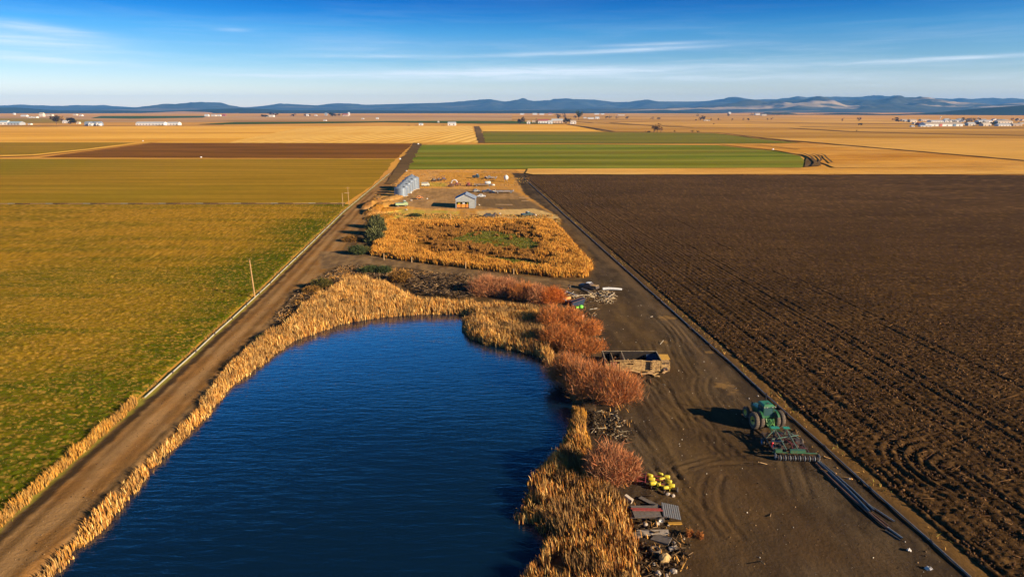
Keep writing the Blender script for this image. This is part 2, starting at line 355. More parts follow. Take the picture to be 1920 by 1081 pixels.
# verge of the ploughed field
lay(strip([(EDGE_R(y) + 1.6, y) for y in np.arange(20, 400, 10)], 3.6), A(92, 68, 42), 0.5, 0.3, 1.6, .9, seed=53)
lay(strip([(EDGE_R(y) - .5, y) for y in np.arange(20, 400, 10)], .5), A(58, 44, 30), 0.4, 0.2, 1.2, .9, seed=54)
# crossing track, rubble ground behind the pond
lay(GP([(600, 470), (690, 476), (800, 492), (950, 515), (1120, 532), (1110, 548), (940, 530), (790, 505), (690, 494), (600, 505)]), A(138, 106, 70), 1.0, .6, 2, mottle=A(112, 86, 58))
lay(GP([(545, 545), (640, 497), (720, 500), (860, 520), (1010, 540), (1040, 560), (880, 560), (790, 560), (690, 530), (600, 545), (540, 590), (520, 600)]), A(120, 90, 56), 1, .8, 1.5, mottle=A(84, 64, 42))
# marsh floor and its green opening
MARSH = GP([(718, 418), (1036, 414), (1070, 450), (1112, 500), (1100, 521), (1040, 520), (960, 512), (830, 498), (740, 486), (694, 478), (705, 450)])
lay(MARSH, A(126, 84, 30), 1.5, 1, 2, mottle=A(104, 66, 24))
GREEN1 = GP([(846, 449), (872, 438), (905, 432), (950, 436), (990, 446), (1008, 455), (1022, 467), (985, 472), (960, 466), (925, 470), (895, 460), (870, 464)]); GREEN2 = GP([(900, 480), (925, 482), (990, 488), (1040, 499), (1010, 505), (960, 500), (930, 493)])
lay(GREEN1, A(112, 112, 22), 1.2, 2.2, 2.5, mottle=A(120, 90, 26)); lay(GREEN2, A(100, 112, 22), 1, 1, 2)
# wet margin of the pond
COLR = np.where((pdw < 1.6)[..., None], COLR * (1 - .6 * smooth((1.6 - pdw) / 1.2))[..., None] + np.array(MUD) * (.6 * smooth((1.6 - pdw) / 1.2))[..., None], COLR)
# bare soil heaps west of the yard
def mound(px, py, L, W, H, ang, col):
    global GZ, COLR
    c = G(px, py); m = (abs(GX - c.x) < L + 3) & (abs(GY - c.y) < L + 3); x, y = GX[m] - c.x, GY[m] - c.y
    u, v = x * math.cos(ang) + y * math.sin(ang), -x * math.sin(ang) + y * math.cos(ang)
    q = np.clip(1 - (u / L) ** 2 - (v / W) ** 2 + (fbm(GX[m], GY[m], 3, 61) - .5) * .5, 0, 1); GZ[m] += H * q ** .7
    f = smooth(q * 5)[:, None]; COLR[m] = COLR[m] * (1 - f) + np.array(col) * f
mound(698, 384, 13, 2.6, 2.0, 1.45, A(164, 112, 60, .5)); mound(700, 398, 7, 3, 1.6, 1.3, A(176, 120, 58, .45)); mound(723, 385, 7, 4, 1.6, .8, A(206, 148, 74, .45))
mound(722, 396, 6, 4, 1.5, .5, A(196, 130, 50, .45)); mound(735, 372, 9, 3, 1.2, 1.2, A(200, 146, 80, .45)); mound(712, 410, 6, 4, 1.4, .3, A(206, 138, 50, .45))
# fine streaks that follow the traffic, and darker damp blotches
SU = GX + .0925 * GY; stn = fbm(SU / .55, GY / 9, 4, 401); st2 = fbm(SU / 2.4, GY / 16, 3, 402); st3 = fbm(GX / .5, GY / .5, 3, 403)
inn = (near & (GX > EDGE_L(GY)) & (GX < EDGE_R(GY) + 1.5))[..., None]
COLR = np.where(inn, COLR * (.58 + .42 * stn + .30 * st2 + .22 * st3)[..., None] * np.where(GX > -20, .86, 1.0)[..., None], COLR)
c = G(1355, 830); 
for k in range(9):
    lay(strip([(c.x - 2.6 + .42 * k + .0, c.y + 3.6 - .32 * k), (c.x - 1.9 + .42 * k, c.y - 2.8 - .1 * k)], .16), A(46, 34, 22), .18, .05, 3, .8)
for k, p in enumerate([(1357, 722, 1.3), (1252, 596, 1.6), (1375, 735, .8), (1240, 640, .8), (1330, 660, .7)]):
    c = G(p[0], p[1]); lay(np.array([(c.x + math.cos(a) * p[2], c.y + math.sin(a) * p[2] * .8) for a in np.linspace(0, 6, 9)]), A(150, 110, 60), .6, 1.1, .9, .6, seed=60 + k)
# tyre ruts pressed into the parking ground
def rut(pts, w_=0.35, dpt=0.07):
    global GZ
    P = strip(pts, w_); m = (GX > P[:, 0].min() - 1) & (GX < P[:, 0].max() + 1) & (GY > P[:, 1].min() - 1) & (GY < P[:, 1].max() + 1)
    d = sdist(GX[m], GY[m], P); GZ[m] -= dpt * (1 - smooth(d / .4 + .4)) - dpt * .5 * np.exp(-((d - .35) / .2) ** 2)
for k in range(26):
    x0, y0 = random.uniform(1180, 1500), random.uniform(640, 1060); a = G(x0, y0); an = 1.66 + random.gauss(0, .22); L = random.uniform(6, 26); bend = random.gauss(0, .02)
    for s_ in (0, 1.9):
        rut([(a.x + s_ + math.cos(an + bend * t) * t, a.y + math.sin(an + bend * t) * t) for t in np.linspace(0, L, 8)], .3, .06)
GZ = np.where(near & (GX > EDGE_R(GY) + 1.6), np.minimum(GZ, 0.0), GZ)
ground = grid_np('ground', GX, GY, GZ, gm, COLR); tag(ground, 'dry farm ground with sandy yard, dirt lanes and pond bank', 'ground', kind='structure')

def ground_z(x, y):
    """height of the ground mesh near the pond and lanes"""
    x = np.atleast_1d(np.asarray(x, float)); y = np.atleast_1d(np.asarray(y, float))
    ix = np.clip(np.searchsorted(xs, x) - 1, 0, len(xs) - 2); iy = np.clip(np.searchsorted(ys, y) - 1, 0, len(ys) - 2)
    fx = (x - xs[ix]) / (xs[ix + 1] - xs[ix]); fy = (y - ys[iy]) / (ys[iy + 1] - ys[iy])
    return (GZ[iy, ix] * (1 - fx) + GZ[iy, ix + 1] * fx) * (1 - fy) + (GZ[iy + 1, ix] * (1 - fx) + GZ[iy + 1, ix + 1] * fx) * fy

# -------- pond water
m, t, b = newmat('pond_water'); pos = t.add('ShaderNodeTexCoord').outputs['Object']
wa = t.noise(t.mapping(pos, (.42, 1.7, 1), (0, 0, R(9))), 0.75, 5, 0.62, 0.8); wb = t.noise(t.mapping(pos, (.5, 1.2, 1), (0, 0, R(-14))), 2.6, 3, 0.5, .3)
wc = t.noise(t.mapping(pos, (.4, .7, 1)), .06, 3, .5)
hh = t.math('MULTIPLY', t.math('ADD', wa, t.math('MULTIPLY', wb, .35)), t.math('ADD', t.math('MULTIPLY', wc, 1.1), .25))
t.link(t.bump(hh, 1.0, 0.058), b.inputs['Normal'])
b.inputs['Base Color'].default_value = (0.002, 0.012, 0.028, 1); b.inputs['Roughness'].default_value = 0.04; b.inputs['IOR'].default_value = 1.6
P = POND; x0, x1, y0, y1 = P[:, 0].min() - 2, P[:, 0].max() + 2, P[:, 1].min() - 2, P[:, 1].max() + 2
mb = MB(); mb.raw([(x0, y0, WATER_Z), (x1, y0, WATER_Z), (x1, y1, WATER_Z), (x0, y1, WATER_Z)], [(0, 1, 2, 3)])
tag(mb.build('pond_water', m), 'dark blue pond water with fine wind ripples', 'pond', kind='structure')

# -------- ploughed field on the right: a real relief of clods and furrows
def steps(a, lst):
    out = [a]
    for hi, st in lst:
        while out[-1] < hi: out.append(out[-1] + st)
    return np.array(out)
Ye = G(1300, 328.5).y
u = steps(0, [(50, .20), (100, .36), (170, .8), (420, 3)]); yy = steps(36, [(110, .18), (160, .32), (240, .7), (Ye, 2)]); yy[-1] = Ye
U, YY = np.meshgrid(u, yy); XX = EDGE_R(YY) + 2.0 + U
fade = 1 / (1 + ((YY - 36) / 190) ** 2)
clod = np.abs(fbm(XX / .55, YY / .42, 2, 71) - .5) * 2
clod2 = fbm(XX / 1.3, YY / .6, 3, 73)
c0 = G(1800, 885); rr = np.hypot(XX - c0.x, (YY - c0.y) * .8); am = np.exp(-((rr - 4.5) / 3.2) ** 2) * smooth((c0.x + 1 - XX) / 3)
Z = 0.15 + .28 * clod + .20 * (clod2 - .5) + .045 * np.sin(U * 2 * np.pi / 1.15 + 2.2 * fbm(XX / 9, YY / 30, 2, 76)) * smooth((48 - U) / 30) + am * .16 * np.sin(rr * 2 * np.pi / 1.15)
Z += .08 * np.sin(YY * 2 * np.pi / 1.4 + 3 * fbm(XX / 40, YY / 9, 2, 75)) * smooth((U - 20) / 30)
for tr in (1.0, 6.1, 8.2, 10.1, 15.3, 17.2, 21.5, 23.4, 33.0, 35.0): Z -= (.10 + .14 * smooth((170 - YY) / 90)) * np.exp(-((U - tr + .5 * (fbm(YY / 14, YY * 0, 2, 77) - .5)) / .32) ** 2) * smooth((fbm(YY / 18, YY * 0 + tr, 2, 78) - .25) / .2)
Z = np.where(U < .5, Z * smooth(U / .5), Z); Z = 0.05 + (Z) * (0.35 + .65 * fade)
Z = np.maximum(Z, .04)
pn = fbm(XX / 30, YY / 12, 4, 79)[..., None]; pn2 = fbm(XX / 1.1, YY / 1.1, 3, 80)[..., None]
PC = np.array(A(86, 61, 36)) * (1 - pn) + np.array(A(60, 43, 27)) * pn; PC = PC * (.72 + .5 * pn2) * (.80 + .50 * smooth((YY - 45) / 300))[..., None] * (.85 + .3 * fbm(XX / 14, YY / 2.2, 4, 88))[..., None]  # lens vignette painted into the soil colour: darker near, paler far off
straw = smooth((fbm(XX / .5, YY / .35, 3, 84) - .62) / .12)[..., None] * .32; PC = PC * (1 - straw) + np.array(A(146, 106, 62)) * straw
pm = attr_mat('ploughed_soil', 0.97, 0.42, (0.9, 5.0), bump=.22, bscale=1.6)
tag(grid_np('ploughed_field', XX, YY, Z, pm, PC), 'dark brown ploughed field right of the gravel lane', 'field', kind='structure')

# -------- stubble field on the left, nearest the camera
v = steps(0, [(45, .26), (90, .5), (190, 1.2), (460, 4)]); y1 = G(300, 384).y; yy = steps(36, [(120, .3), (170, .5), (y1, 1.4)]); yy[-1] = y1
Vv, YY = np.meshgrid(v, yy); XX = EDGE_L(YY) - 1.1 - Vv
Z = .06 + .36 * np.abs(fbm(XX / .8, YY / .6, 3, 91) - .5) * 2 + .16 * fbm(XX / 2.2, YY / .9, 3, 92) + .03 * np.sin(YY * 2 * np.pi / 1.2)
Z = np.where(Vv < .5, Z * smooth(Vv / .5) + .03, Z)
g = fbm(XX / 34, YY / 6, 4, 93); g2 = fbm(XX / 6, YY / .9, 4, 94); g3 = fbm(XX / .7, YY / .5, 3, 95)
green = .10 + .36 * smooth((215 - YY) / 120) + smooth((g - .36) / .3) * .38 + .55 * smooth((24 - Vv + 14 * (g - .5)) / 22) + .42 * smooth((105 - YY) / 55)
green = np.clip(green * (.5 + .95 * g2), 0, 1)[..., None]
FC = np.array(A(168, 120, 30)) * (1 - green) + np.array(A(84, 86, 12)) * green
FC = FC * (.68 + .62 * g3[..., None]); s_ = smooth((fbm(XX / .45, YY / .3, 3, 97) - .58) / .14)[..., None] * .6; FC = FC * (1 - s_) + np.array(A(196, 142, 60)) * s_
dk = smooth((fbm(XX / .6, YY / .4, 3, 98) - .6) / .12)[..., None] * .45; FC = FC * (1 - dk) + np.array(A(66, 60, 16)) * dk
fm = attr_mat('stubble_soil', .95, .36, (1.2, 6.0), bump=.12, bscale=2.4)
tag(grid_np('stubble_field', XX, YY, Z, fm, FC), 'olive and gold stubble field left of the dirt lane', 'field', kind='structure')

# -------- the fields farther off, each a sheet a little above the last
ROT = R(-5.2)
_z = [0.05]
def sheet(name, px, mat_, label, extra=None):
    P = GP(px) if extra is None else extra; pts = []
    for i in range(len(P)):   # slightly ragged edge
        a, c = P[i], P[(i + 1) % len(P)]; L = np.hypot(*(c - a)); k = int(min(40, max(1, L / 12))); n = np.array([-(c - a)[1], (c - a)[0]]) / (L + 1e-9)
        for j in range(k): pts.append(a + (c - a) * j / k + (n * random.gauss(0, min(.8, L / 400)) if j else 0))
    _z[0] += .04; mb = MB(); mb.raw([(p[0], p[1], _z[0]) for p in pts], [tuple(range(len(pts)))])
    o = mb.build(name, mat_)
    import bmesh
    bm = bmesh.new(); bm.from_mesh(o.data); bmesh.ops.triangulate(bm, faces=bm.faces[:]); bmesh.ops.recalc_face_normals(bm, faces=bm.faces[:])
    if bm.faces[0].normal.z < 0: bmesh.ops.reverse_faces(bm, faces=bm.faces[:])
    bm.to_mesh(o.data); bm.free()
    return tag(o, label, 'field', kind='structure')
olive = field_mat('olive_crop', A(170, 126, 34), A(150, 112, 24), A(134, 114, 20), (.12, 1), 0, .07, .5, bump=.15, fvar=.3, patch=(.006, .002), stripe=(17, R(90), .5, A(128, 98, 18), 2.0))
olive2 = field_mat('olive_crop_far', A(170, 130, 40), A(134, 110, 28), A(190, 146, 52), (.1, 1), 0, .012, .08)
brown = field_mat('brown_tilth', A(136, 86, 28), A(112, 70, 22), A(144, 94, 36), (.2, 1), 0, .03, .25, bump=.2)
gold = field_mat('gold_stubble', A(238, 172, 66), A(212, 146, 46), A(244, 182, 80), (.15, 1), 0, .008, .06)
goldS = field_mat('gold_striped_stubble', A(250, 194, 96), A(236, 174, 74), A(250, 198, 106), (1, .1), R(5), .02, .2, stripe=(16, R(5), .8, A(206, 142, 48)))
goldR = field_mat('gold_range', A(228, 168, 80), A(186, 130, 50), A(150, 106, 42), (.2, 1), 0, .006, .03, patch=(.0045, .0007))
tan = field_mat('tan_range', A(196, 144, 84), A(172, 122, 70), A(206, 162, 104), (.08, 1), 0, .003, .02)
greenA = field_mat('green_crop', A(130, 130, 36), A(82, 98, 16), A(126, 104, 28), (.08, 1), 0, .022, .12, fvar=.25, patch=(.02, .002), stripe=(62, R(90), .38, A(158, 146, 56), 2.5))
greenB = field_mat('green_crop_far', A(132, 118, 38), A(102, 102, 26), A(140, 112, 40), (.1, 1), 0, .012, .06, fvar=.18)
greenD = field_mat('dark_green_crop', A(72, 84, 14), A(84, 94, 20), A(60, 72, 14), (.03, 1), 0, .02, .2, fvar=.1)
rough = field_mat('rough_gold_grass', A(220, 154, 62), A(184, 120, 40), A(232, 180, 100), (.3, 1), 0, .025, .12, bump=.3, bscale=.5, fvar=.35)
soil = field_mat('dark_track_soil', A(112, 84, 50), A(92, 68, 40), A(130, 98, 60), (.3, 1), 0, .2, 1)
sheet('field', [(-700, 239), (886, 236), (898, 268), (300, 268), (-300, 268), (-900, 262)], gold, 'wide golden stubble field behind the brown strip')
sheet('field', [(435, 265.5), (560, 240), (700, 236.5), (884, 236.5), (897, 267.5), (430, 267.5)], goldS, 'pale gold stubble field striped toward the horizon')
sheet('field', [(-700, 267), (290, 267.5), (170, 281), (60, 293), (-80, 296), (-700, 302)], olive, 'olive field corner beyond the diagonal track at the left')
sheet('field', [(290, 268), (774, 269.5), (744, 297), (75, 295.5)], brown, 'reddish brown ploughed strip behind the olive field')
sheet('field', [(-700, 298.5), (742, 298.5), (697, 350), (648, 381), (-700, 382)], olive, 'olive crop field with fine stripes left of the lane')
sheet('lane', [(776, 268), (792, 270), (766, 318), (742, 340), (735, 345), (722, 345), (752, 300)], soil, 'brown lane running on past the silos')
sheet('field', [(790, 272), (1100, 271), (1345, 273), (1455, 284), (1500, 293), (1508, 303), (1504, 315), (1200, 316.5), (765, 318)], greenA, 'striped green crop field behind the dark ploughed field')
sheet('field', [(905, 247), (1130, 248), (1340, 250), (1430, 262), (1500, 268.5), (1360, 269.5), (1100, 269.5), (907, 268.5)], greenB, 'duller green field beyond the striped green field')
sheet('lane', [(889, 237), (899, 237), (911, 268), (898, 268.5)], soil, 'dark track beside the striped gold field')
sheet('field', [(898, 236.5), (1010, 233.5), (1065, 234), (1130, 247), (905, 246.5)], gold, 'small gold field before the farmstead')
sheet('verge', [(990, 317.5), (1508, 316), (1560, 316), (2600, 312), (2600, 327.3), (1000, 328.4), (985, 326)], rough, 'rough gold grass strip along the ploughed field end')
sheet('field', [(1515, 292), (1535, 300), (1540, 312), (1508, 314), (1510, 303)], soil, 'bare brown soil patch at the green field corner')
sheet('range', [(1130, 247.5), (1345, 250), (1440, 262), (1920, 304), (2600, 360), (2600, 312), (1560, 315.5), (1505, 291), (1460, 283), (1380, 272), (1510, 269), (1340, 250)][::-1] if 0 else [(1345, 250.5), (1440, 262), (1920, 303), (2600, 356), (2600, 312.5), (1565, 315.5), (1505, 292), (1455, 283), (1350, 272), (1505, 268.5)], rough, 'rough gold grassland right of the green field')
sheet('range', [(1070, 233), (1300, 226), (3200, 236), (3200, 330), (2300, 331), (1920, 301.5), (1440, 260), (1345, 249), (1135, 247)], goldR, 'wide banded gold rangeland to the right')
sheet('range', [(900, 219), (1300, 213), (1420, 216), (1540, 221), (1760, 228), (3200, 230), (3200, 236), (1300, 226), (1070, 232), (900, 233)], goldR, 'pale gold rangeland near the horizon')
sheet('field', [(370, 233.5), (440, 229.5), (700, 228), (800, 227), (960, 227), (1060, 233), (900, 232.2), (720, 229.8), (620, 231.6), (420, 233.6)], greenD, 'thin dark green crop strip in the distance')
sheet('range', [(-900, 218), (430, 217.6), (960, 216), (960, 226.5), (640, 227.6), (430, 229), (300, 230), (-900, 230)], tan, 'tan stubble land in the far distance')
sheet('field', [(-900, 222.5), (95, 222), (190, 226), (180, 230.5), (-900, 233)], olive2, 'far olive pasture behind the left farm')
sheet('field', [(190, 217.6), (390, 217.4), (380, 221), (250, 223.2), (170, 222)], greenD, 'far dark green field at the left')
sheet('lane', [(-300, 300), (60, 291.5), (170, 280), (262, 267.6), (266, 267), (300, 265), (290, 267.8), (176, 281.6), (64, 293.6), (-300, 303)], gold, 'pale diagonal track between the olive fields')
for i, (pts, wd, lb) in enumerate([([(1130, 247), (1340, 249.5), (1440, 261), (1600, 275), (1760, 289), (1920, 303), (2300, 336)], 5, 'dark drainage ditch crossing the gold rangeland'),
        ([(1400, 229), (1640, 233), (1900, 232), (2300, 233)], 30, 'brown band across the gold plain before the town'), ([(1500, 238), (1720, 241.5), (2300, 240)], 22, 'dark streak of the plain below the town'), ([(1040, 226), (1110, 231), (1180, 234.5), (1280, 236)], 14, 'dark ditch beside the centre farmstead'), ([(0, 236.2), (120, 236.6), (240, 236.2), (420, 234.6)], 22, 'dark line of soil before the left farm'), ([(-300, 238.5), (110, 237.8)], 12, 'pale farm lane at the left farm'),
        ([(1065, 234), (1100, 239), (1150, 247.5)], 9, 'dark ditch line beside the small gold field'),
        ([(1145, 231), (1220, 236), (1300, 240), (1480, 241), (1590, 247.5), (1750, 252), (2300, 262)], 16, 'thin dark track across the far rangeland'),
        ([(900, 269.4), (1100, 269.4), (1360, 270.6), (1420, 273), (1500, 282)], 3, 'dark ditch between the two green fields'),
        ([(1500, 289.5), (1508, 291), (1516, 294), (1521, 297), (1525, 301), (1529, 305), (1529, 309), (1524, 313)], 2, 'dark edge of the bare bank at the green field'),
        ([(1522, 290.5), (1528, 292), (1533, 294), (1536, 297), (1539, 300), (1539, 303), (1536, 306), (1534, 309)], 1.6, 'curved dark gully in the bare bank'), ([(1532, 290.5), (1540, 291.5), (1546, 293.5), (1548, 297), (1551, 300), (1555, 303), (1560, 308)], 1.6, 'outer dark gully in the bare bank')]):
    o = sheet('ditch', None, soil, lb, extra=strip(GP(pts), wd)); o['category'] = 'ditch'

# -------- hills: real ridges with depth
def hill_mat(name, c1, c2, patch_c, pscale=.0009, pthr=.55, stretch=(.35, 1)):
    m, t, b = newmat(name); pos = t.add('ShaderNodeTexCoord').outputs['Object']
    col = t.mix(t.ramp(t.noise(pos, .0016, 8, .7), [(.4, 0.0), (.6, 1.0)]), c1, c2)
    n = t.noise(t.mapping(pos, (stretch[0], stretch[1], 1)), pscale, 5, .55, .3)
    col = t.mix(t.ramp(n, [(pthr, 0.0), (pthr + .05, 1.0)]), col, patch_c)
    t.link(col, b.inputs['Base Color']); b.inputs['Roughness'].default_value = 1; b.inputs['Specular IOR Level'].default_value = 0
    return m
def ridge(name, prof, Y0, depth, mat_, label, rough_=.25, seed=1, nx=520, ny=56, nscale=900, foot=0.0, x_lim=None):
    px = np.array([p[0] for p in prof]); hz = np.array([VZ(p[0], p[1], Y0)[1] for p in prof]); xw = np.array([VZ(p[0], p[1], Y0)[0] for p in prof])
    x = np.linspace(xw[0], xw[-1], nx); y = np.linspace(0, 1, ny); X, T = np.meshgrid(x, y); crest = .62
    prof_h = np.interp(X, xw, hz); s = np.where(T < crest, smooth(T / crest), smooth((1 - T) / (1 - crest)))
    Yw = Y0 + (T - crest) * depth
    n = fbm(X / nscale, Yw / nscale, 5, seed) - .5; rid = 1 - np.abs(fbm(X / nscale * .7, Yw / nscale * .7, 4, seed + 5) - .5) * 4
    top = 1 - np.exp(-((T - crest) / .10) ** 2)
    H = np.maximum(prof_h, 2) * (s + top * s * rough_ * (n * 1.6 + rid * .5 - .3)) - 3 * (1 - s) + foot
    endf = smooth(np.minimum(X - xw[0], xw[-1] - X) / ((xw[-1] - xw[0]) * .03)); H = H * endf - 3 * (1 - endf)
    return tag(grid_np(name, X, Yw, H, mat_), label, 'hills', kind='structure')
far_m = hill_mat('far_hill_forest', (.030, .042, .045), (.055, .06, .05), (.15, .12, .085), .0008, .60)
mid_m = hill_mat('mid_hill_range', (.03, .04, .035), (.07, .07, .045), (.36, .26, .15), .0013, .54, (.25, 1))
for_m = hill_mat('pine_hill', (.018, .028, .020), (.030, .040, .025), (.12, .10, .06), .001, .70)
ridge('hills', [(-1100, 201), (-600, 197), (-200, 200), (0, 198), (80, 197.5), (110, 201.5), (170, 197.5), (185, 200), (240, 201.5), (290, 201), (380, 200), (430, 201), (480, 202), (520, 199), (550, 196), (600, 198), (640, 194.5), (690, 196.5), (760, 194.5), (860, 192), (900, 189), (912, 188), (925, 187), (945, 190.5), (975, 188), (1000, 189.5), (1080, 186), (1115, 187), (1150, 191.5), (1210, 190.5), (1300, 190.5), (1335, 189.5), (1380, 184), (1410, 187), (1440, 186), (1470, 186.5), (1520, 183.5), (1560, 181.5), (1600, 182.5), (1635, 180.5), (1655, 183.5), (1680, 181.5), (1740, 184), (1800, 186.5), (1860, 188.5), (1890, 190), (1920, 187), (2100, 184), (2500, 190), (3000, 196)],
      13200, 4800, far_m, 'long blue mountain ridge along the horizon', 1.0, 3, 1200, 90, 800)
ridge('hills', [(120, 207), (200, 204), (260, 202.5), (295, 198.5), (320, 196), (345, 196), (370, 194), (396, 192), (403, 192.5), (420, 197), (435, 198.5), (450, 202), (520, 205), (600, 207)], 11200, 2400, far_m, 'flat topped blue butte in the distance at the left', .7, 8, 400, 70, 500)
ridge('hills', [(1080, 212), (1200, 206), (1300, 201), (1350, 196), (1385, 192), (1440, 190), (1500, 187), (1560, 190), (1600, 187), (1680, 189), (1730, 193), (1800, 196), (1870, 198), (1960, 196), (2300, 190), (2900, 200)], 9900, 4200, mid_m, 'tan and blue rolling foothills at the right', 1.0, 14, 900, 100, 520)
ridge('hills', [(-900, 200), (-300, 205), (0, 203), (25, 201.5), (60, 205), (90, 207), (150, 207.5), (220, 207), (290, 208.5), (360, 207), (420, 204), (450, 203.2), (480, 204), (530, 207), (640, 206.5), (760, 207.5), (880, 208), (1000, 207), (1060, 207), (1110, 210), (1180, 209), (1240, 206), (1290, 209), (1340, 212), (1420, 213)], 7600, 2200, for_m, 'low dark pine ridge below the mountains', .3, 22, 800, 40, 500)
ridge('hills', [(900, 208), (1000, 206), (1100, 204), (1200, 203), (1300, 205), (1380, 208)], 9400, 1800, mid_m, 'pale band of open slopes behind the pine ridge', .2, 25, 400, 40, 700)
ridge('hills', [(1465, 221), (1500, 217.5), (1520, 215.5), (1550, 213.5), (1580, 212), (1610, 212.5), (1640, 216), (1665, 218), (1695, 214), (1740, 212.5), (1790, 209.5), (1830, 205), (1870, 201.5), (1905, 199), (1940, 196), (2100, 190), (2500, 188), (2900, 200)], 5200, 1600, for_m, 'dark pine covered hill behind the town at the right', .3, 31, 520, 44, 420)
ridge('hills', [(1405, 216), (1440, 211), (1462, 209.5), (1480, 212), (1500, 216), (1515, 219)], 5000, 500, mid_m, 'small tan knoll dotted with trees', .3, 35, 120, 24, 200)
ridge('hills', [(225, 215), (290, 211), (340, 208.8), (380, 210), (430, 214), (460, 216)], 6600, 900, field_mat('tan_knoll', A(190, 140, 80), A(160, 110, 60), A(200, 150, 90), (1, 1), 0, .004, .01), 'small tan rise before the butte', .15, 36, 160, 24, 300)
# ------------------------------------------------------------------ vegetation
blade_m = attr_mat('dry_reed', .8, .22, (3, 12), spec=.25)
def scatter(poly, dens, clump=0.0, cs=1.2, seed=1, edge=0.0):
    P = np.asarray(poly); a, b_ = P.min(0), P.max(0); n = int((b_ - a).prod() * dens)
    r = np.random.default_rng(seed); p = a + r.random((n, 2)) * (b_ - a); d = sdist(p[:, 0], p[:, 1], P)
    if edge: d = d + (fbm(p[:, 0] / 1.1, p[:, 1] / 1.1, 3, seed) - .5) * 2 * edge
    k = d < 0
    if clump: k &= fbm(p[:, 0] / cs, p[:, 1] / cs, 3, seed + 3) > clump
    return p[k]
def blades(pts, zz, h, wd, lean, cols, seed, droop=.5, wind=(-.10, .04), base_dark=None):
    """bent leaf blades; returns vertex, face and colour arrays"""
    r = np.random.default_rng(seed); n = len(pts); an = r.random(n) * 2 * np.pi; ln = np.abs(r.normal(0, lean, n)); wa = r.random(n) * np.pi
    dx, dy = np.cos(an) * ln + wind[0], np.sin(an) * ln + wind[1]; wx, wy = np.cos(wa) * wd / 2, np.sin(wa) * wd / 2
    V = np.zeros((n, 5, 3)); dr = droop * r.random(n)
    for i, (t, ws) in enumerate(((0, 1), (0, -1), (.55, .85), (.55, -.85), (1, 0))):
        bend = t + dr * t * t * 1.2
        V[:, i, 0] = pts[:, 0] + dx * h * bend + wx * ws; V[:, i, 1] = pts[:, 1] + dy * h * bend + wy * ws
        V[:, i, 2] = zz + h * t * (1 - dr * .35 * t * t * (1 + ln))
    b = np.arange(n)[:, None] * 5; F = np.concatenate([b + [0, 1, 3], b + [0, 3, 2], b + [2, 3, 4]], 0)
    c = np.asarray(cols); ci = r.integers(0, len(c), n); C = np.repeat((c[ci] * (.75 + .5 * r.random((n, 1))))[:, None, :], 5, 1)
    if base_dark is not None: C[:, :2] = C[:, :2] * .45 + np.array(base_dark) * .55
    return V.reshape(-1, 3), F, C.reshape(-1, 3)
def join(parts):
    Vs, Fs, Cs, o = [], [], [], 0
    for V, F, C in parts: Vs.append(V); Fs.append(F + o); Cs.append(C); o += len(V)
    return np.concatenate(Vs), np.concatenate(Fs), np.concatenate(Cs)
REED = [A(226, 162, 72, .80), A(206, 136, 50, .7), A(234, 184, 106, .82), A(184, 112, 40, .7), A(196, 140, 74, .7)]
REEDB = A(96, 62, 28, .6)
def reed_bed(name, polys, dens, h, label, seed, wd=.085, cols=REED, clump=.30, lean=.16, cat='reeds', hvar=.5, edge=.6, group=None, zfix=None, taper=1.2, kinds='stuff', dk=REEDB, cs=1.3, brown_=.45):
    parts = []
    for j, P in enumerate(polys):
        p = scatter(P, dens, clump, cs, seed + j * 10, edge); z = np.maximum(ground_z(p[:, 0], p[:, 1]), -.75) - .03
        if zfix is not None: z = z * 0 + zfix
        hh = h * (1 - hvar + hvar * 1.5 * fbm(p[:, 0] / 1.6, p[:, 1] / 1.6, 3, seed + j)) * np.random.default_rng(seed).normal(1, .14, len(p))
        dd = -sdist(p[:, 0], p[:, 1], np.asarray(P)); hh = hh * (.55 + .45 * smooth(dd / taper))
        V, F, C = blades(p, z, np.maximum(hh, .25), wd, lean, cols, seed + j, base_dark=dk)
        br = np.repeat(smooth((fbm(p[:, 0] / 2.2, p[:, 1] / 2.8, 4, seed + 50) - .48) / .14) * brown_, 5)[:, None]; parts.append((V, F, C * (1 - br) + np.array(A(132, 98, 58, .62)) * br * (.7 + .6 * np.repeat(np.random.default_rng(seed).random(len(p)), 5))[:, None]))
    return tag(mesh_np(name, *join(parts)[:2], blade_m, join(parts)[2]), label, cat, group, kinds)
# left bank: between the water and the lane
wl = [(148, 1035), (197, 992), (229, 960), (292, 876), (338, 830), (395, 777), (437, 721), (473, 700), (523, 660), (560, 636)]
up = [(540, 612), (500, 628), (455, 664), (425, 692), (398, 728), (362, 780), (318, 824), (278, 862), (222, 922), (190, 952), (146, 1006), (108, 1042), (60, 1092), (-60, 1250)]
bankL = GP([(40, 1250), (100, 1090)] + wl, -.5)
bankL = np.concatenate([bankL, GP(up, -.1)])
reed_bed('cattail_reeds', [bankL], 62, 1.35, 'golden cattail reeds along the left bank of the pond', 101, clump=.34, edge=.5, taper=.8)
# thick arc behind the pond
arc = np.concatenate([GP([(560, 637), (590, 626), (640, 608), (720, 595), (802, 589), (867, 591)], -.5), GP([(884, 590), (905, 588), (900, 574), (860, 572), (800, 572), (760, 556), (728, 536), (690, 528), (650, 528), (622, 548), (590, 560), (566, 580), (545, 606), (520, 628)], -.05)])
reed_bed('cattail_reeds', [arc], 46, 1.9, 'tall dense golden cattail reeds on the far shore of the pond', 121, wd=.11, clump=.22, taper=.7)
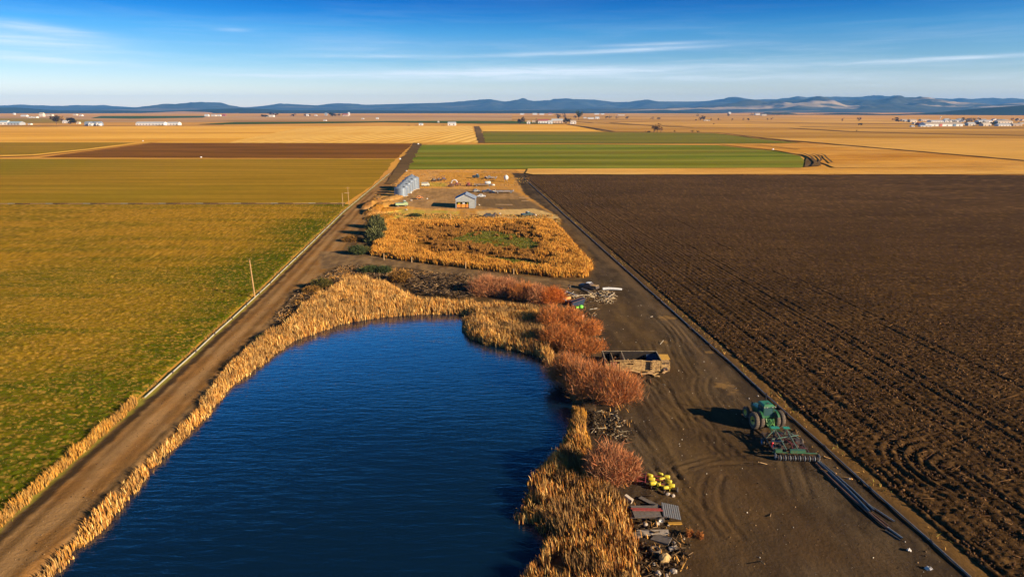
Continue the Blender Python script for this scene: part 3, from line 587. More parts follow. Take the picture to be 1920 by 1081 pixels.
# right shore behind the small cove
rsh = np.concatenate([GP([(866, 602), (868, 622), (878, 634), (905, 645), (960, 657), (1005, 668), (1035, 692)], -.5), GP([(1040, 672), (1030, 640), (1018, 600), (1010, 584), (960, 578), (905, 576), (885, 590)], -.05)])
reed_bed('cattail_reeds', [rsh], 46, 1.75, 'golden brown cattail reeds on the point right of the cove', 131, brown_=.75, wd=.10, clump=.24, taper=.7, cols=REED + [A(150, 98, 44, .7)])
# near right stand
nr = np.concatenate([GP([(1062, 815), (1045, 848), (1008, 882), (990, 905), (985, 935), (968, 962), (974, 987), (1015, 994), (1028, 1010), (1018, 1042), (975, 1087), (930, 1250)], -.5), GP([(1235, 1250), (1208, 1086), (1196, 1010), (1180, 955), (1140, 905), (1105, 872), (1102, 830), (1098, 790), (1075, 775)], 0)])
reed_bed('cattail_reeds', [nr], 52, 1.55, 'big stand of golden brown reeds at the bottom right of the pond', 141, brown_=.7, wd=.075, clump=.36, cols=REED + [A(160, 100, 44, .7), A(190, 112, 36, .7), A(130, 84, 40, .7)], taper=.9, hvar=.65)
out = GP([(972, 985), (966, 962), (985, 940), (1000, 985)], -.5)
reed_bed('cattail_reeds', [GP([(1076, 762), (1100, 775), (1104, 815), (1112, 850), (1090, 850), (1066, 812)], -.2)], 60, 1.5, 'narrow bright orange reeds between water and red willow', 151, cols=[A(236, 160, 50, .6), A(226, 150, 44, .55)], clump=.2)
# strip on the field side of the left lane
stl = np.array([(float(EDGE_L(y)) + o, y) for y in np.arange(28, 88, 4) for o in (.2,)] + [(float(EDGE_L(y)) - 1.3, y) for y in np.arange(86, 27, -4)])
reed_bed('roadside_grass', [stl], 75, 1.15, 'tall golden grass strip between stubble field and dirt lane', 161, cat='grass', clump=.28, edge=.35, taper=.5, cols=[A(236, 162, 60, .6), A(226, 150, 48, .55), A(238, 180, 86, .55)])
# marsh
MC = [A(232, 156, 48, .6), A(220, 140, 36, .6), A(240, 174, 72, .6), A(196, 118, 32, .55)]
mp = scatter(MARSH, 26, .0, 1, 171, .8); d1 = sdist(mp[:, 0], mp[:, 1], GREEN1 * 1.0); d2 = sdist(mp[:, 0], mp[:, 1], GREEN2 * 1.0)
dm = -sdist(mp[:, 0], mp[:, 1], MARSH); mid = fbm(mp[:, 0] / 5, mp[:, 1] / 7, 3, 172); keep = ((d1 > -1.6 * fbm(mp[:, 0] / 2, mp[:, 1] / 2, 3, 178)) | (fbm(mp[:, 0] / 2.2, mp[:, 1] / 4, 3, 179) > .68)) & (d2 > -.5) & ((dm < 6 + 5 * mid) | (mid > .54) | (fbm(mp[:, 0] / 1.5, mp[:, 1] / 1.5, 3, 176) > .58))
mp, dm, mid, d1 = mp[keep], dm[keep], mid[keep], d1[keep]; hh = (1.0 + 1.5 * fbm(mp[:, 0] / 2.6, mp[:, 1] / 3.0, 3, 173)) * (.55 + .45 * smooth((12 - dm) / 9 + (mid - .45) * 3)) * (.6 + .4 * smooth(dm / .8))
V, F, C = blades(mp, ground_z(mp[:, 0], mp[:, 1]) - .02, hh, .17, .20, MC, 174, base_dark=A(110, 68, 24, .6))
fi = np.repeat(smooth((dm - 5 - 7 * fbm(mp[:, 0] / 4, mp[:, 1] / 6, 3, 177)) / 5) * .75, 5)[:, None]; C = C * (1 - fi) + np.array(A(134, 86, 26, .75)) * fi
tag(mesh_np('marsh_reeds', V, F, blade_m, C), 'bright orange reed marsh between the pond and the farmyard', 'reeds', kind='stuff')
# grass of the green openings, stubble straws and tufts round the yard
GC = [A(92, 106, 22, .6), A(116, 116, 26, .6), A(150, 118, 40, .6)]
gp = np.concatenate([scatter(GREEN1, 18, .36, 3, 181, 1.5), scatter(GREEN2, 20, .2, 2, 182, .5)])
V, F, C = blades(gp, ground_z(gp[:, 0], gp[:, 1]), np.full(len(gp), .3), .12, .5, GC, 183); tag(mesh_np('marsh_grass', V, F, blade_m, C), 'short green grass in the clearing of the marsh', 'grass', kind='stuff')
r = np.random.default_rng(191); n = 190000; yy = 42 + 120 * r.random(n) ** 1.25; vv = 1.2 + r.random(n) * 105
sp = np.stack([EDGE_L(yy) - 1.3 - vv, yy], 1); kk = (sp[:, 0] > -yy * .85 - 12) & (fbm(sp[:, 0] / 2.4, sp[:, 1] / .9, 3, 192) > .43); sp = sp[kk]
V, F, C = blades(sp, np.full(len(sp), .06), .14 + .22 * r.random(len(sp)), .055, .9, [A(206, 156, 76, .75), A(176, 134, 60, .7), A(104, 106, 26, .6), A(84, 92, 20, .6)], 193, droop=1.0)
tag(mesh_np('stubble_straws', V, F, blade_m, C), 'bent straws standing in the left stubble field', 'stubble', kind='stuff')
yp = np.concatenate([scatter(GP([(706, 345), (770, 322), (985, 322), (1000, 345), (960, 352), (830, 350), (780, 356), (742, 400), (700, 425), (690, 395)]), .5, .56, 6, 195), scatter(GP([(690, 400), (1046, 404), (1052, 424), (700, 424)]), 4, .47, 4, 196), scatter(GP([(985, 318.5), (2000, 317), (2000, 327), (1000, 328)]), .25, .5, 9, 197)])
V, F, C = blades(yp, ground_z(yp[:, 0], yp[:, 1]), np.full(len(yp), .5), .3, .4, [A(216, 152, 62, .55), A(196, 128, 46, .5), A(170, 140, 60, .5)], 198)
tag(mesh_np('yard_grass', V, F, blade_m, C), 'dry golden grass tufts round the farmyard', 'grass', kind='stuff')
# thin grass along both pipelines and on the gravel edge
ep = []
r = np.random.default_rng(199)
for fn, off, sd, n, y1_ in ((EDGE_R, .9, .5, 1500, 330), (EDGE_L, -.7, .35, 5200, 330)):
    yq = 42 + (y1_ - 42) * r.random(n) ** 1.4; q = np.stack([fn(yq) + off + r.normal(0, sd, n), yq], 1); ep.append(q[fbm(q[:, 0] / 3, q[:, 1] / 5, 3, 198) > .46])
ep = np.concatenate(ep); V, F, C = blades(ep, np.full(len(ep), .02), .18 + .25 * r.random(len(ep)), .09, .6, [A(206, 150, 70, .6), A(180, 122, 56, .6), A(160, 140, 50, .6)], 200, droop=.9)
tag(mesh_np('verge_grass', V, F, blade_m, C), 'sparse dry grass along the irrigation pipes', 'grass', kind='stuff')

# ---- willow shrubs: bundles of thin red twigs on branching stems
stem_m = paint('willow_bark', A(96, 62, 40), .9); twig_m = attr_mat('willow_twigs', .85, .2, (2, 8), spec=.15)
RED = []
def shrub(name, px, rx, ry, h, cols, label, seed, n=5200, group='red willow shrubs round the pond', cat='shrub', wd=.018, stemn=90, z=None):
    n = int(n * 3); rx *= 1.12; ry *= 1.12
    c = G(*px); z = float(ground_z(c.x, c.y)[0]) if z is None else z; r = np.random.default_rng(seed)
    root = empty(name, (c.x, c.y, z - .03), 0, label, cat, group)
    mb = MB(); ends = []
    for k in range(stemn):
        a = r.random() * 6.283; q = r.random() ** .6; bx, by = .35 * rx * q * math.cos(a), .35 * ry * q * math.sin(a)
        ex, ey = rx * .86 * q * math.cos(a), ry * .86 * q * math.sin(a); ez = h * (.92 - .38 * q * q) * (.8 + .25 * r.random())
        mx, my, mz = bx * .4 + ex * .6 + r.normal(0, .1), by * .4 + ey * .6 + r.normal(0, .1), ez * .55
        mb.tube([(bx, by, 0), (mx, my, mz), (ex, ey, ez)], [.035, .022, .008], 4, False); ends.append(((bx, by, 0), (mx, my, mz), (ex, ey, ez)))
    mb.build('branches', stem_m, root)
    E = np.array(ends); k = r.integers(0, stemn, n); t = .18 + .82 * r.random(n)
    b0, b1, b2 = E[k, 0], E[k, 1], E[k, 2]; p = np.where(t[:, None] < .5, b0 + (b1 - b0) * (t * 2)[:, None], b1 + (b2 - b1) * (t * 2 - 1)[:, None])
    p = p + r.normal(0, 1, (n, 3)) * np.array([rx, ry, h]) * .16
    out = p / np.array([rx, ry, h * 1.3]); out = out / (np.linalg.norm(out, axis=1, keepdims=True) + 1e-6)
    d = out * .65 + np.array([0, 0, .85]) + r.normal(0, .7, (n, 3)); d /= np.linalg.norm(d, axis=1, keepdims=True); L = h * (.16 + .2 * r.random(n))
    side = np.cross(d, r.normal(0, 1, (n, 3))); side /= np.linalg.norm(side, axis=1, keepdims=True) + 1e-6
    L = L[:, None]; mid_ = p + d * L * .55 + r.normal(0, .03, (n, 3)); p[:, 2] = np.maximum(p[:, 2], .02)
    V = np.stack([p - side * wd, p + side * wd, mid_ + side * wd * .8, mid_ - side * wd * .8, p + d * L + r.normal(0, .05, (n, 3))], 1).reshape(-1, 3)
    b = np.arange(n)[:, None] * 5; F = np.concatenate([b + [0, 1, 2], b + [0, 2, 3], b + [3, 2, 4]], 0)
    cc = np.asarray(cols)[r.integers(0, len(cols), n)] * (.7 + .6 * r.random((n, 1))); C = np.repeat(cc[:, None], 5, 1).reshape(-1, 3)
    mesh_np('twigs', V, F, twig_m, C, root)
    return root
PNK = [A(186, 112, 66, .9), A(170, 98, 58, .9), A(200, 134, 86, .9), A(156, 108, 70, .85), A(134, 90, 56, .8)]
ORG = [A(206, 120, 50, .95), A(192, 106, 46, .9), A(180, 102, 52, .9), A(156, 104, 58, .85), A(130, 88, 50, .8)]
for a in [
    ('willow_shrub', (912, 552), 3.6, 3.0, 3.6, PNK, 'leftmost dusky red willow of the row behind the pond', 301, 3600),
    ('willow_shrub', (948, 553), 3.6, 3.0, 3.3, PNK, 'dusky red willow second from left in the row behind the pond', 302, 3400),
    ('willow_shrub', (985, 560), 3.4, 2.8, 3.0, ORG, 'third willow of the row behind the pond, dark at its foot', 303, 3200),
    ('willow_shrub', (1008, 566), 2.2, 2.4, 3.1, PNK, 'slim reddish willow just left of the round orange one', 304, 2200),
    ('willow_shrub', (1036, 566), 2.6, 2.4, 2.8, [A(224, 120, 44, .65), A(210, 106, 40, .6)], 'round bright orange willow beside the junk pile', 305, 2800),
    ('willow_shrub', (1034, 612), 2.4, 3.0, 3.4, ORG, 'orange red willow right of the reed point, nearest the green scrap', 306, 3200),
    ('willow_shrub', (1066, 610), 2.6, 2.6, 3.0, ORG, 'orange red willow just below the green scrap', 307, 3000),
    ('willow_shrub', (1100, 628), 2.6, 2.4, 2.5, ORG, 'low red willow at the gravel edge below the green scrap', 308, 2800),
    ('willow_shrub', (1050, 648), 3.2, 3.0, 3.2, ORG, 'wide orange willow in the middle of the right bank', 309, 4200),
    ('willow_shrub', (1092, 660), 3.6, 2.0, 2.2, ORG, 'low spreading orange willow behind the ruined trailer', 310, 3200),
    ('willow_shrub', (1064, 712), 3.0, 3.2, 3.6, PNK + ORG, 'red willow hanging over the water left of the ruined trailer', 311, 3800),
    ('willow_shrub', (1104, 738), 3.4, 3.4, 3.9, PNK + ORG, 'big red willow before the left end of the ruined trailer', 312, 5200),
    ('willow_shrub', (1150, 748), 3.4, 3.2, 3.7, PNK + ORG, 'big red willow before the door of the ruined trailer', 313, 5200),
    ('willow_shrub', (1140, 896), 2.2, 2.4, 3.2, PNK, 'single pinkish red willow above the yellow implement', 314, 5200),
    ('willow_shrub', (1172, 896), 1.5, 1.6, 2.4, PNK, 'smaller pinkish willow touching the yellow implement', 315, 3000)]:
    shrub(*a)
OLV = [A(104, 92, 34, .6), A(82, 78, 30, .6), A(70, 64, 26, .6), A(120, 96, 40, .6)]
GRN = [A(78, 84, 40, .6), A(62, 70, 36, .6), A(92, 96, 50, .6)]
DRY = [A(170, 116, 44, .6), A(146, 100, 42, .6), A(120, 86, 40, .6)]
for a in [
    ('sage_bush', (603, 540), 2.0, 1.8, 1.8, OLV, 'dark olive bush among rubble by the left lane', 321, 2600),
    ('sage_bush', (585, 548), 1.8, 1.5, 1.2, DRY, 'low brown bush left of the dark olive bush', 322, 1600),
    ('sage_bush', (697, 511), 3.0, 1.6, 1.5, GRN, 'green bush on the bank above the tall reeds', 323, 2200),
    ('sage_bush', (722, 512), 1.6, 1.4, 1.6, GRN, 'smaller green bush right of the green bank bush', 324, 1400),
    ('sage_bush', (751, 527), 2.4, 2.0, 2.0, DRY, 'rusty brown bush between tall reeds and brush pile', 325, 2400),
    ('sage_bush', (670, 476), 2.2, 1.8, 2.0, GRN, 'dark green bush at the corner of the marsh', 326, 2200),
    ('sage_bush', (684, 474), 1.6, 1.4, 1.6, OLV, 'olive bush touching the marsh corner', 327, 1500),
    ('sage_bush', (660, 452), 2.6, 2.0, 1.5, DRY, 'low brown bush beside the lane below the junipers', 328, 1600),
    ('sage_bush', (492, 636), 1.0, 1.0, .8, OLV, 'tiny olive bush on the lane edge above the pond bank', 329, 700)]:
    shrub(*a, group='low bushes on the pond bank', cat='bush', wd=.05)
JUN = [A(96, 92, 48, .8), A(76, 78, 42, .8), A(112, 106, 60, .8), A(70, 66, 36, .7)]
for a in [('juniper_tree', (706, 427), 2.3, 2.4, 3.4, JUN, 'grey green juniper farthest up the lane edge', 331, 2200),
          ('juniper_tree', (706, 440), 2.6, 2.6, 3.8, JUN, 'middle grey green juniper at the marsh edge', 332, 2600),
          ('juniper_tree', (703, 453), 2.4, 2.4, 3.3, JUN, 'lowest grey green juniper at the marsh edge', 333, 2200)]:
    shrub(*a, group='junipers at the marsh edge', cat='tree', wd=.09)
for a in [('grass_tuft', (1291, 1004), .35, .35, .65, [A(206, 128, 60, .6), A(186, 106, 50, .6)], 'left rusty grass tuft alone on the bare dirt', 341, 260),
          ('grass_tuft', (1313, 1007), .35, .35, .6, [A(206, 128, 60, .6), A(186, 106, 50, .6)], 'right rusty grass tuft alone on the bare dirt', 342, 240)]:
    shrub(*a, group='tufts on the parking ground', cat='tuft', wd=.018, stemn=8)

bp = np.concatenate([scatter(GP([(560, 552), (640, 500), (720, 502), (860, 518), (890, 528), (760, 520), (690, 516), (640, 524), (560, 590)]), 7, .50, 2.5, 211), scatter(GP([(520, 600), (560, 560), (640, 505), (660, 520), (600, 545), (540, 615)]), 8, .45, 2, 212), scatter(GP([(1095, 775), (1185, 760), (1200, 960), (1150, 890)]), 3, .52, 2, 213), scatter(GP([(1195, 950), (1300, 1000), (1290, 1085), (1210, 1085)]), 4, .54, 1.5, 214)])
V, F, C = blades(bp, ground_z(bp[:, 0], bp[:, 1]) - .01, .3 + .6 * RNG.random(len(bp)), .10, .45, [A(206, 146, 66, .7), A(180, 122, 52, .7), A(150, 104, 50, .7)], 215, droop=.9)
tag(mesh_np('bank_grass', V, F, blade_m, C), 'dry grass tufts between the rubble on the pond bank', 'grass', kind='stuff')
# ------------------------------------------------------------------ machines, pipes, wrecks near the camera
green_p = paint('green_machine_paint', (.014, .085, .028), .42, 0, .35, 2.5, (.02, .11, .04), rust=.25, bump=.003)
green_l = paint('faded_green_paint', (.035, .11, .045), .5, 0, .3, 3, rust=.3)
yel_p = paint('yellow_rim_paint', (.62, .50, .04), .5, 0, .3, 3, rust=.35)
tyre_m = paint('tyre_rubber', (.03, .024, .018), .9, 0, .3, 4, (.15, .10, .06))
glass_m = paint('cab_glass', (.03, .07, .07), .12, 0, .2, 2, spec=.8)
dark_m = paint('dark_steel', (.045, .042, .04), .6, .3, .3, 5, (.07, .05, .035), rust=.5)
steel_m = paint('grey_steel', (.28, .27, .25), .55, .25, .3, 3, rust=.25)
alum_m = paint('aluminium_pipe', (.20, .18, .16), .6, .2, .4, 2, (.12, .10, .08), rust=.3)
rust_m = paint('rusty_iron', (.20, .085, .045), .85, .1, .4, 3, (.11, .05, .03))
redd_m = paint('dull_red_paint', (.30, .045, .03), .6, 0, .4, 4, rust=.4)
redl_m = paint('red_lens', (.6, .02, .03), .3, 0, .1, 4)
blue_m = paint('blue_plastic', (.05, .16, .32), .45, 0, .3, 4)
black_m = paint('black_rubber', (.02, .02, .02), .6, 0, .2, 4)
wood_m = paint('weathered_wood', A(198, 154, 100), .9, 0, .4, 4, A(150, 112, 72), bump=.01)
woodg_m = paint('grey_planks', A(124, 108, 94, .7), .9, 0, .35, 4, A(92, 78, 66, .7), bump=.01)
white_p = paint('white_paint', (.62, .58, .52), .55, 0, .2, 3, rust=.1)
orange_m = paint('orange_paint', (.65, .22, .03), .6, 0, .3, 3, rust=.2)
conc_m = paint('pale_concrete', A(190, 168, 144), .95, 0, .3, 3, A(150, 128, 106), bump=.02)
yell_m = paint('bright_yellow_paint', (.66, .50, .02), .5, 0, .35, 5, rust=.3)
tan_p = paint('tan_siding', A(196, 152, 90, .95), .85, 0, .3, 2.5, A(120, 86, 46, .7), rust=.35, bump=.02)
lime_m = paint('lime_green_plastic', (.16, .62, .04), .5, 0, .2, 3)

# ---- tractor
c = G(1437, 800); tr = empty('tractor', (c.x, c.y, 0), R(7.5), 'green tractor with yellow rims and dual rear wheels parked on the gravel', 'tractor')
for sx_ in (-1, 1):
    for xo in (1.02, 1.68):
        wheel(tr, (sx_ * xo, 0, 1.0), 1.0, .52, tyre_m, yel_p, lugs=22)
    wheel(tr, (sx_ * 1.25, 2.95, .72), .72, .40, tyre_m, yel_p, lugs=18)
mb = MB(); mb.tube([(-2.0, 0, 1.0), (2.0, 0, 1.0)], .13, 12); mb.build('axle', dark_m, tr); mb = MB(); mb.tube([(-1.2, 2.95, .72), (1.2, 2.95, .72)], .11, 10); mb.build('axle', dark_m, tr)
mb = MB(); mb.box((0, .6, 1.02), (.72, 2.6, .62)); mb.box((0, 2.4, .92), (.5, 2.2, .4)); mb.box((0, -.55, .95), (.56, .5, .6)); mb.build('chassis', green_p, tr)
mb = MB(); mb.raw([(x, y, z) for y, wd_, zt in ((1.55, .46, 1.95), (3.4, .42, 1.72), (3.72, .36, 1.5)) for x, z in ((-wd_, 1.15), (-wd_, zt - .15), (-wd_ + .14, zt), (wd_ - .14, zt), (wd_, zt - .15), (wd_, 1.15))],
       [(i + j, i + (j + 1) % 6, i + 6 + (j + 1) % 6, i + 6 + j) for i in (0, 6) for j in range(6)] + [(5, 4, 3, 2, 1, 0), (12, 13, 14, 15, 16, 17)])
hood = mb.build('hood', green_p, tr)
mb = MB(); mb.box((0, 3.74, 1.3), (.6, .03, .32)); mb.build('grille', dark_m, hood)
for sx_ in (-1, 1): mb = MB(); mb.box((sx_ * .25, 3.76, 1.55), (.16, .04, .10)); mb.build('headlight', glass_m, hood)
mb = MB(); mb.tube([(.46, 1.9, 1.6), (.62, 1.9, 1.9), (.62, 1.9, 3.7)], .08, 10); mb.tube([(.62, 1.9, 1.95), (.62, 1.9, 2.5)], .12, 12); mb.build('exhaust', dark_m, tr)
mb = MB(); mb.raw([(-.78, -.25, 1.45), (.78, -.25, 1.45), (.78, 1.5, 1.45), (-.78, 1.5, 1.45), (-.72, -.1, 2.72), (.72, -.1, 2.72), (.70, 1.35, 2.72), (-.70, 1.35, 2.72)], [(3, 2, 1, 0), (4, 5, 6, 7), (0, 1, 5, 4), (1, 2, 6, 5), (2, 3, 7, 6), (3, 0, 4, 7)])
cab = mb.build('cab', glass_m, tr)
mb = MB()
for a_, b_ in (((-.79, -.26, 1.4), (-.73, -.11, 2.74)), ((.79, -.26, 1.4), (.73, -.11, 2.74)), ((.79, 1.51, 1.4), (.71, 1.36, 2.74)), ((-.79, 1.51, 1.4), (-.71, 1.36, 2.74)), ((-.80, .6, 1.4), (-.73, .6, 2.74)), ((.80, .6, 1.4), (.73, .6, 2.74))): mb.bar(a_, b_, .09)
mb.box((0, -.27, 1.50), (1.6, .06, .22)); mb.box((-.8, .62, 1.5), (.05, 1.76, .22)); mb.box((.8, .62, 1.5), (.05, 1.76, .22))
mb.build('cab_frame', green_p, cab)
cab.scale = (.84, .9, 1); mb = MB(); mb.box((0, .58, 2.80), (1.46, 1.72, .14), taper=.96); mb.box((0, .58, 2.93), (1.34, 1.56, .14), taper=.82); rf_ = mb.build('roof', paint('roof_green', (.03, .155, .05), .45, 0, .3, 2, rust=.1), tr); mb = MB(); mb.box((.1, .35, 3.02), (.26, .18, .05)); mb.build('roof_hatch', dark_m, rf_)
for sx_ in (-.7, -.35, .35, .7): mb = MB(); mb.box((sx_, -.40, 2.80), (.17, .05, .10)); mb.build('work_light', steel_m, tr)
for sx_ in (-1, 1):
    mb = MB()
    for k in range(7):
        a0, a1 = R(35 + 18 * k), R(53 + 18 * k); p0 = (sx_ * 1.0, -math.cos(a0) * 1.16, 1 + math.sin(a0) * 1.16); p1_ = (sx_ * 1.0, -math.cos(a1) * 1.16, 1 + math.sin(a1) * 1.16)
        mb.bar(p0, p1_, .26, .05)
    mb.build('fender', green_p, tr)
for sx_ in (-1, 1): mb = MB(); mb.box((sx_ * 1.02, 2.1, 2.35), (.22, .05, .34)); mb.bar((sx_ * .72, 1.4, 2.4), (sx_ * 1.02, 2.1, 2.45), .03); mb.build('mirror', dark_m, tr)
mb = MB(); mb.bar((-.45, -.5, .75), (-.38, -1.35, .62), .09); mb.bar((.45, -.5, .75), (.38, -1.35, .62), .09); mb.bar((0, -.6, 1.35), (0, -1.3, 1.15), .07)
mb.bar((-.40, -1.3, .62), (0, -1.3, 1.15), .06); mb.bar((.40, -1.3, .62), (0, -1.3, 1.15), .06); mb.bar((-.42, -1.32, .62), (.42, -1.32, .62), .07); mb.bar((0, -.5, .5), (0, -1.6, .45), .12, .06)
for q in (-.5, .5): mb.bar((q, -.55, 1.45), (q * .85, -1.05, .72), .06)
mb.build('three_point_hitch', paint('hitch_green', (.12, .30, .06), .5, 0, .3, 3, rust=.3), tr)
mb = MB()
for k, q in enumerate((-.2, -.08, .08, .2)): mb.tube([(q, -.5, 1.35), (q * 1.3, -.95, 1.1 - .05 * k), (q * .6, -1.5, .8), (0, -1.9, .72)], .018, 5)
mb.build('hydraulic_hoses', black_m, tr)
mb = MB(); mb.bar((-.95, .35, .55), (-.95, .9, .55), .35, .04); mb.bar((-.93, .35, .85), (-.93, .9, .85), .3, .04); mb.bar((-.9, .35, 1.15), (-.9, .9, 1.15), .26, .04); mb.bar((-1.1, .35, .5), (-.85, .35, 1.3), .04); mb.bar((-1.1, .9, .5), (-.85, .9, 1.3), .04)
mb.build('steps', dark_m, tr)

# ---- towed cultivator with press roller
im = empty('cultivator', (31.55, 72.3, 0), R(-2), 'dark green towed cultivator with press roller behind the green tractor', 'farm implement')
mb = MB()
for x in (-1.9, -.65, .65, 1.9): mb.bar((x, 1.6, .78), (x, -2.7, .78), .12)
for y in (1.6, .4, -.8, -2.0): mb.bar((-2.0, y, .84), (2.0, y, .84), .12)
mb.build('frame', dark_m, im)
mb = MB(); mb.bar((-.65, 1.6, .8), (-.35, 4.0, .62), .12); mb.bar((.65, 1.6, .8), (-.35, 4.0, .62), .12); mb.box((-.35, 4.2, .60), (.16, .5, .08)); mb.build('tongue', green_p, im)
mb = MB()
for x in (-.65, .65): mb.bar((x, 1.5, .8), (x, 1.2, 1.78), .14); mb.bar((x, 1.25, 1.70), (x + .05, -2.7, 1.02), .10)
mb.bar((-1.5, -.5, 1.2), (1.7, .1, 1.45), .09); mb.bar((-.65, 1.3, 1.5), (-1.9, .3, .9), .07); mb.bar((.65, 1.3, 1.5), (1.9, .3, .9), .07)
mb.build('mast', paint('worn_mast_green', (.10, .16, .11), .5, 0, .3, 3, rust=.4), im)
mb = MB(); mb.box((-.65, 1.25, 1.80), (1.0, .55, .07)); mb.box((.68, 1.25, 1.80), (.75, .5, .07)); mb.build('mast_caps', paint('teal_green_paint', (.03, .24, .14), .45, 0, .3, 3), im)
for x, nm in ((-2.25, 1), (2.25, 1)): wheel(im, (x, .35, .42), .42, .26, tyre_m, blue_m if x < 0 else white_p, lugs=0)
wheel(im, (-1.3, -.9, .40), .40, .24, tyre_m, white_p); wheel(im, (1.2, -1.0, .40), .40, .24, tyre_m, yel_p)
rr_ = random.Random(5)
for row, y in enumerate((1.6, .4, -.8, -2.0)):
    for k in range(7):
        x = -1.85 + .6 * k + .12 * row
        if x > 1.95: continue
        mb = MB(); mb.tube([(x, y, .86), (x, y + .28, .98), (x, y + .42, .72), (x, y + .25, .34), (x, y - .05, .10)], [.03, .03, .028, .026, .02], 6); mb.box((x, y - .06, .09), (.20, .06, .12), rx=.5); mb.build('tine', rust_m if (k + row) % 4 == 0 else dark_m, im)
mb = MB(); mb.box((-1.55, -2.9, .98), (.75, .34, .34)); mb.box((.55, -2.95, .98), (1.7, .34, .36)); mb.bar((-2.2, -2.9, .80), (2.7, -3.05, .80), .10); mb.build('rear_beam', green_l, im)
for k in range(17):
    x = -1.7 + k * .265; mb = MB(); M = Matrix.Translation((x, -3.25 - .04 * k / 4, .33)) @ AXX
    mb.lathe([(.10, -.03), (.30, -.045), (.335, 0), (.30, .045), (.10, .03), (.10, -.03)], M, 18); mb.build('roller_ring', steel_m if k % 2 else dark_m, im)
mb = MB(); mb.tube([(-1.9, -3.22, .33), (2.75, -3.42, .33)], .09, 10); mb.box((2.78, -3.40, .5), (.06, .5, .6)); mb.box((-1.95, -3.2, .5), (.06, .4, .6)); mb.build('roller_shaft', steel_m, im)
for pts in ([(-.6, 1.0, 1.5), (0, -.2, 1.05), (.3, -1.4, 1.2), (.2, -2.4, 1.05)], [(.6, 1.0, 1.5), (.9, -.6, 1.1), (1.2, -1.9, 1.05), (1.6, -2.5, 1.1)], [(.1, .2, 1.0), (.8, -2.2, 1.08), (1.35, -2.6, 1.12)]):
    mb = MB(); mb.tube(pts, .04, 6); mb.build('hydraulic_hose', redd_m, im)
mb = MB(); mb.bar((-1.6, -.6, 1.0), (-.4, -1.1, 1.25), .12); mb.build('hydraulic_cylinder', steel_m, im); mb = MB(); mb.bar((.9, .9, 1.1), (.8, -.5, 1.1), .13); mb.build('hydraulic_cylinder', steel_m, im)
mb = MB(); mb.bar((-1.95, -1.9, .8), (-1.95, -1.9, 1.35), .04); mb.lathe([(.001, -.03), (.12, -.03), (.12, .03), (.001, .03)], Matrix.Translation((-1.95, -1.96, 1.42)) @ Matrix.Rotation(math.pi / 2, 4, 'X'), 14); mb.build('red_lamp', redl_m, im)
for bx_ in (((0, .95, 1.05), (.6, .5, .4)), ((1.3, -.6, 1.1), (.45, .6, .3)), ((-.8, -1.6, 1.02), (.5, .4, .26))): mb = MB(); mb.box(*bx_); mb.build('seed_box', dark_m, im)

# ---- irrigation pipelines: one coupled line each, sections as parts
def pipeline(name, fn, ya, yb, r_, mat_, label, seclen=9.0, off=0.0, zf=.0, maxn=95):
    q = random.Random(3); root = empty(name, (float(fn(ya)) + off, ya, 0), 0, label, 'pipeline'); y = ya; k = 0; prev = None
    while y < yb and k < maxn:
        y2 = min(y + seclen, yb); x, x2 = float(fn(y)) + off, float(fn(y2)) + off; x2 += q.gauss(0, .05)
        if prev: x = prev
        prev = x2; ox, oy = root.location.x, root.location.y
        mb = MB(); mb.tube([(x - ox, y + .06 - oy, r_ + .03 + zf), (x2 - ox, y2 - .06 - oy, r_ + .03 + zf)], r_, 10); mb.build('pipe_section', mat_, root)
        mb = MB(); mb.tube([(x2 - ox, y2 - .22 - oy, r_ + .03 + zf), (x2 - ox, y2 + .22 - oy, r_ + .03 + zf)], r_ * 1.45, 10); mb.bar((x2 - ox, y2 - oy, r_), (x2 - ox, y2 - oy, r_ + .25), .05); mb.build('coupler', dark_m, root)
        y = y2; k += 1
pipeline('irrigation_pipeline', EDGE_R, 36, 388, .09, alum_m, 'long grey aluminium irrigation pipeline along the dark ploughed field')
pipeline('irrigation_pipeline', EDGE_L, 86, 420, .12, paint('pale_pipe', (.42, .37, .24), .6, .1, .3, 2), 'long pale irrigation pipeline beside the left dirt lane')
# lateral line across the left fields
a, b = G(0, 383.5), G(648, 382.5); rt = empty('irrigation_lateral', (a.x, a.y, 0), 0, 'thin pale pipe line across the left fields to the lane', 'pipeline'); d = b - a; n = 46
for k in range(-8, n):
    p, q = d * (k / n), d * ((k + 1) / n); 
    mb = MB(); mb.tube([p + Vector((.1, 0, .42)), q + Vector((-.1, 0, .42))], .12, 6); mb.build('pipe_section', [wood_m, rust_m, MATS['pale_pipe'], wood_m, dark_m][k * 7 % 5], rt)
    if k % 2 == 0: mb = MB(); mb.bar(q + Vector((0, 0, 0)), q + Vector((0, 0, .42)), .12); mb.build('support', woodg_m, rt)
mb = MB(); mb.raw([(a.x - 60, a.y - 1.6, .10), (b.x, b.y - 1.6, .10), (b.x, b.y - .2, .28), (a.x - 60, a.y - .2, .28), (b.x, b.y + 1.4, .12), (a.x - 60, a.y + 1.4, .12)], [(0, 1, 2, 3), (3, 2, 4, 5)])
tag(mb.build('earth_bank', soil), 'low brown earth bank under the lateral pipe', 'earth bank', kind='structure')

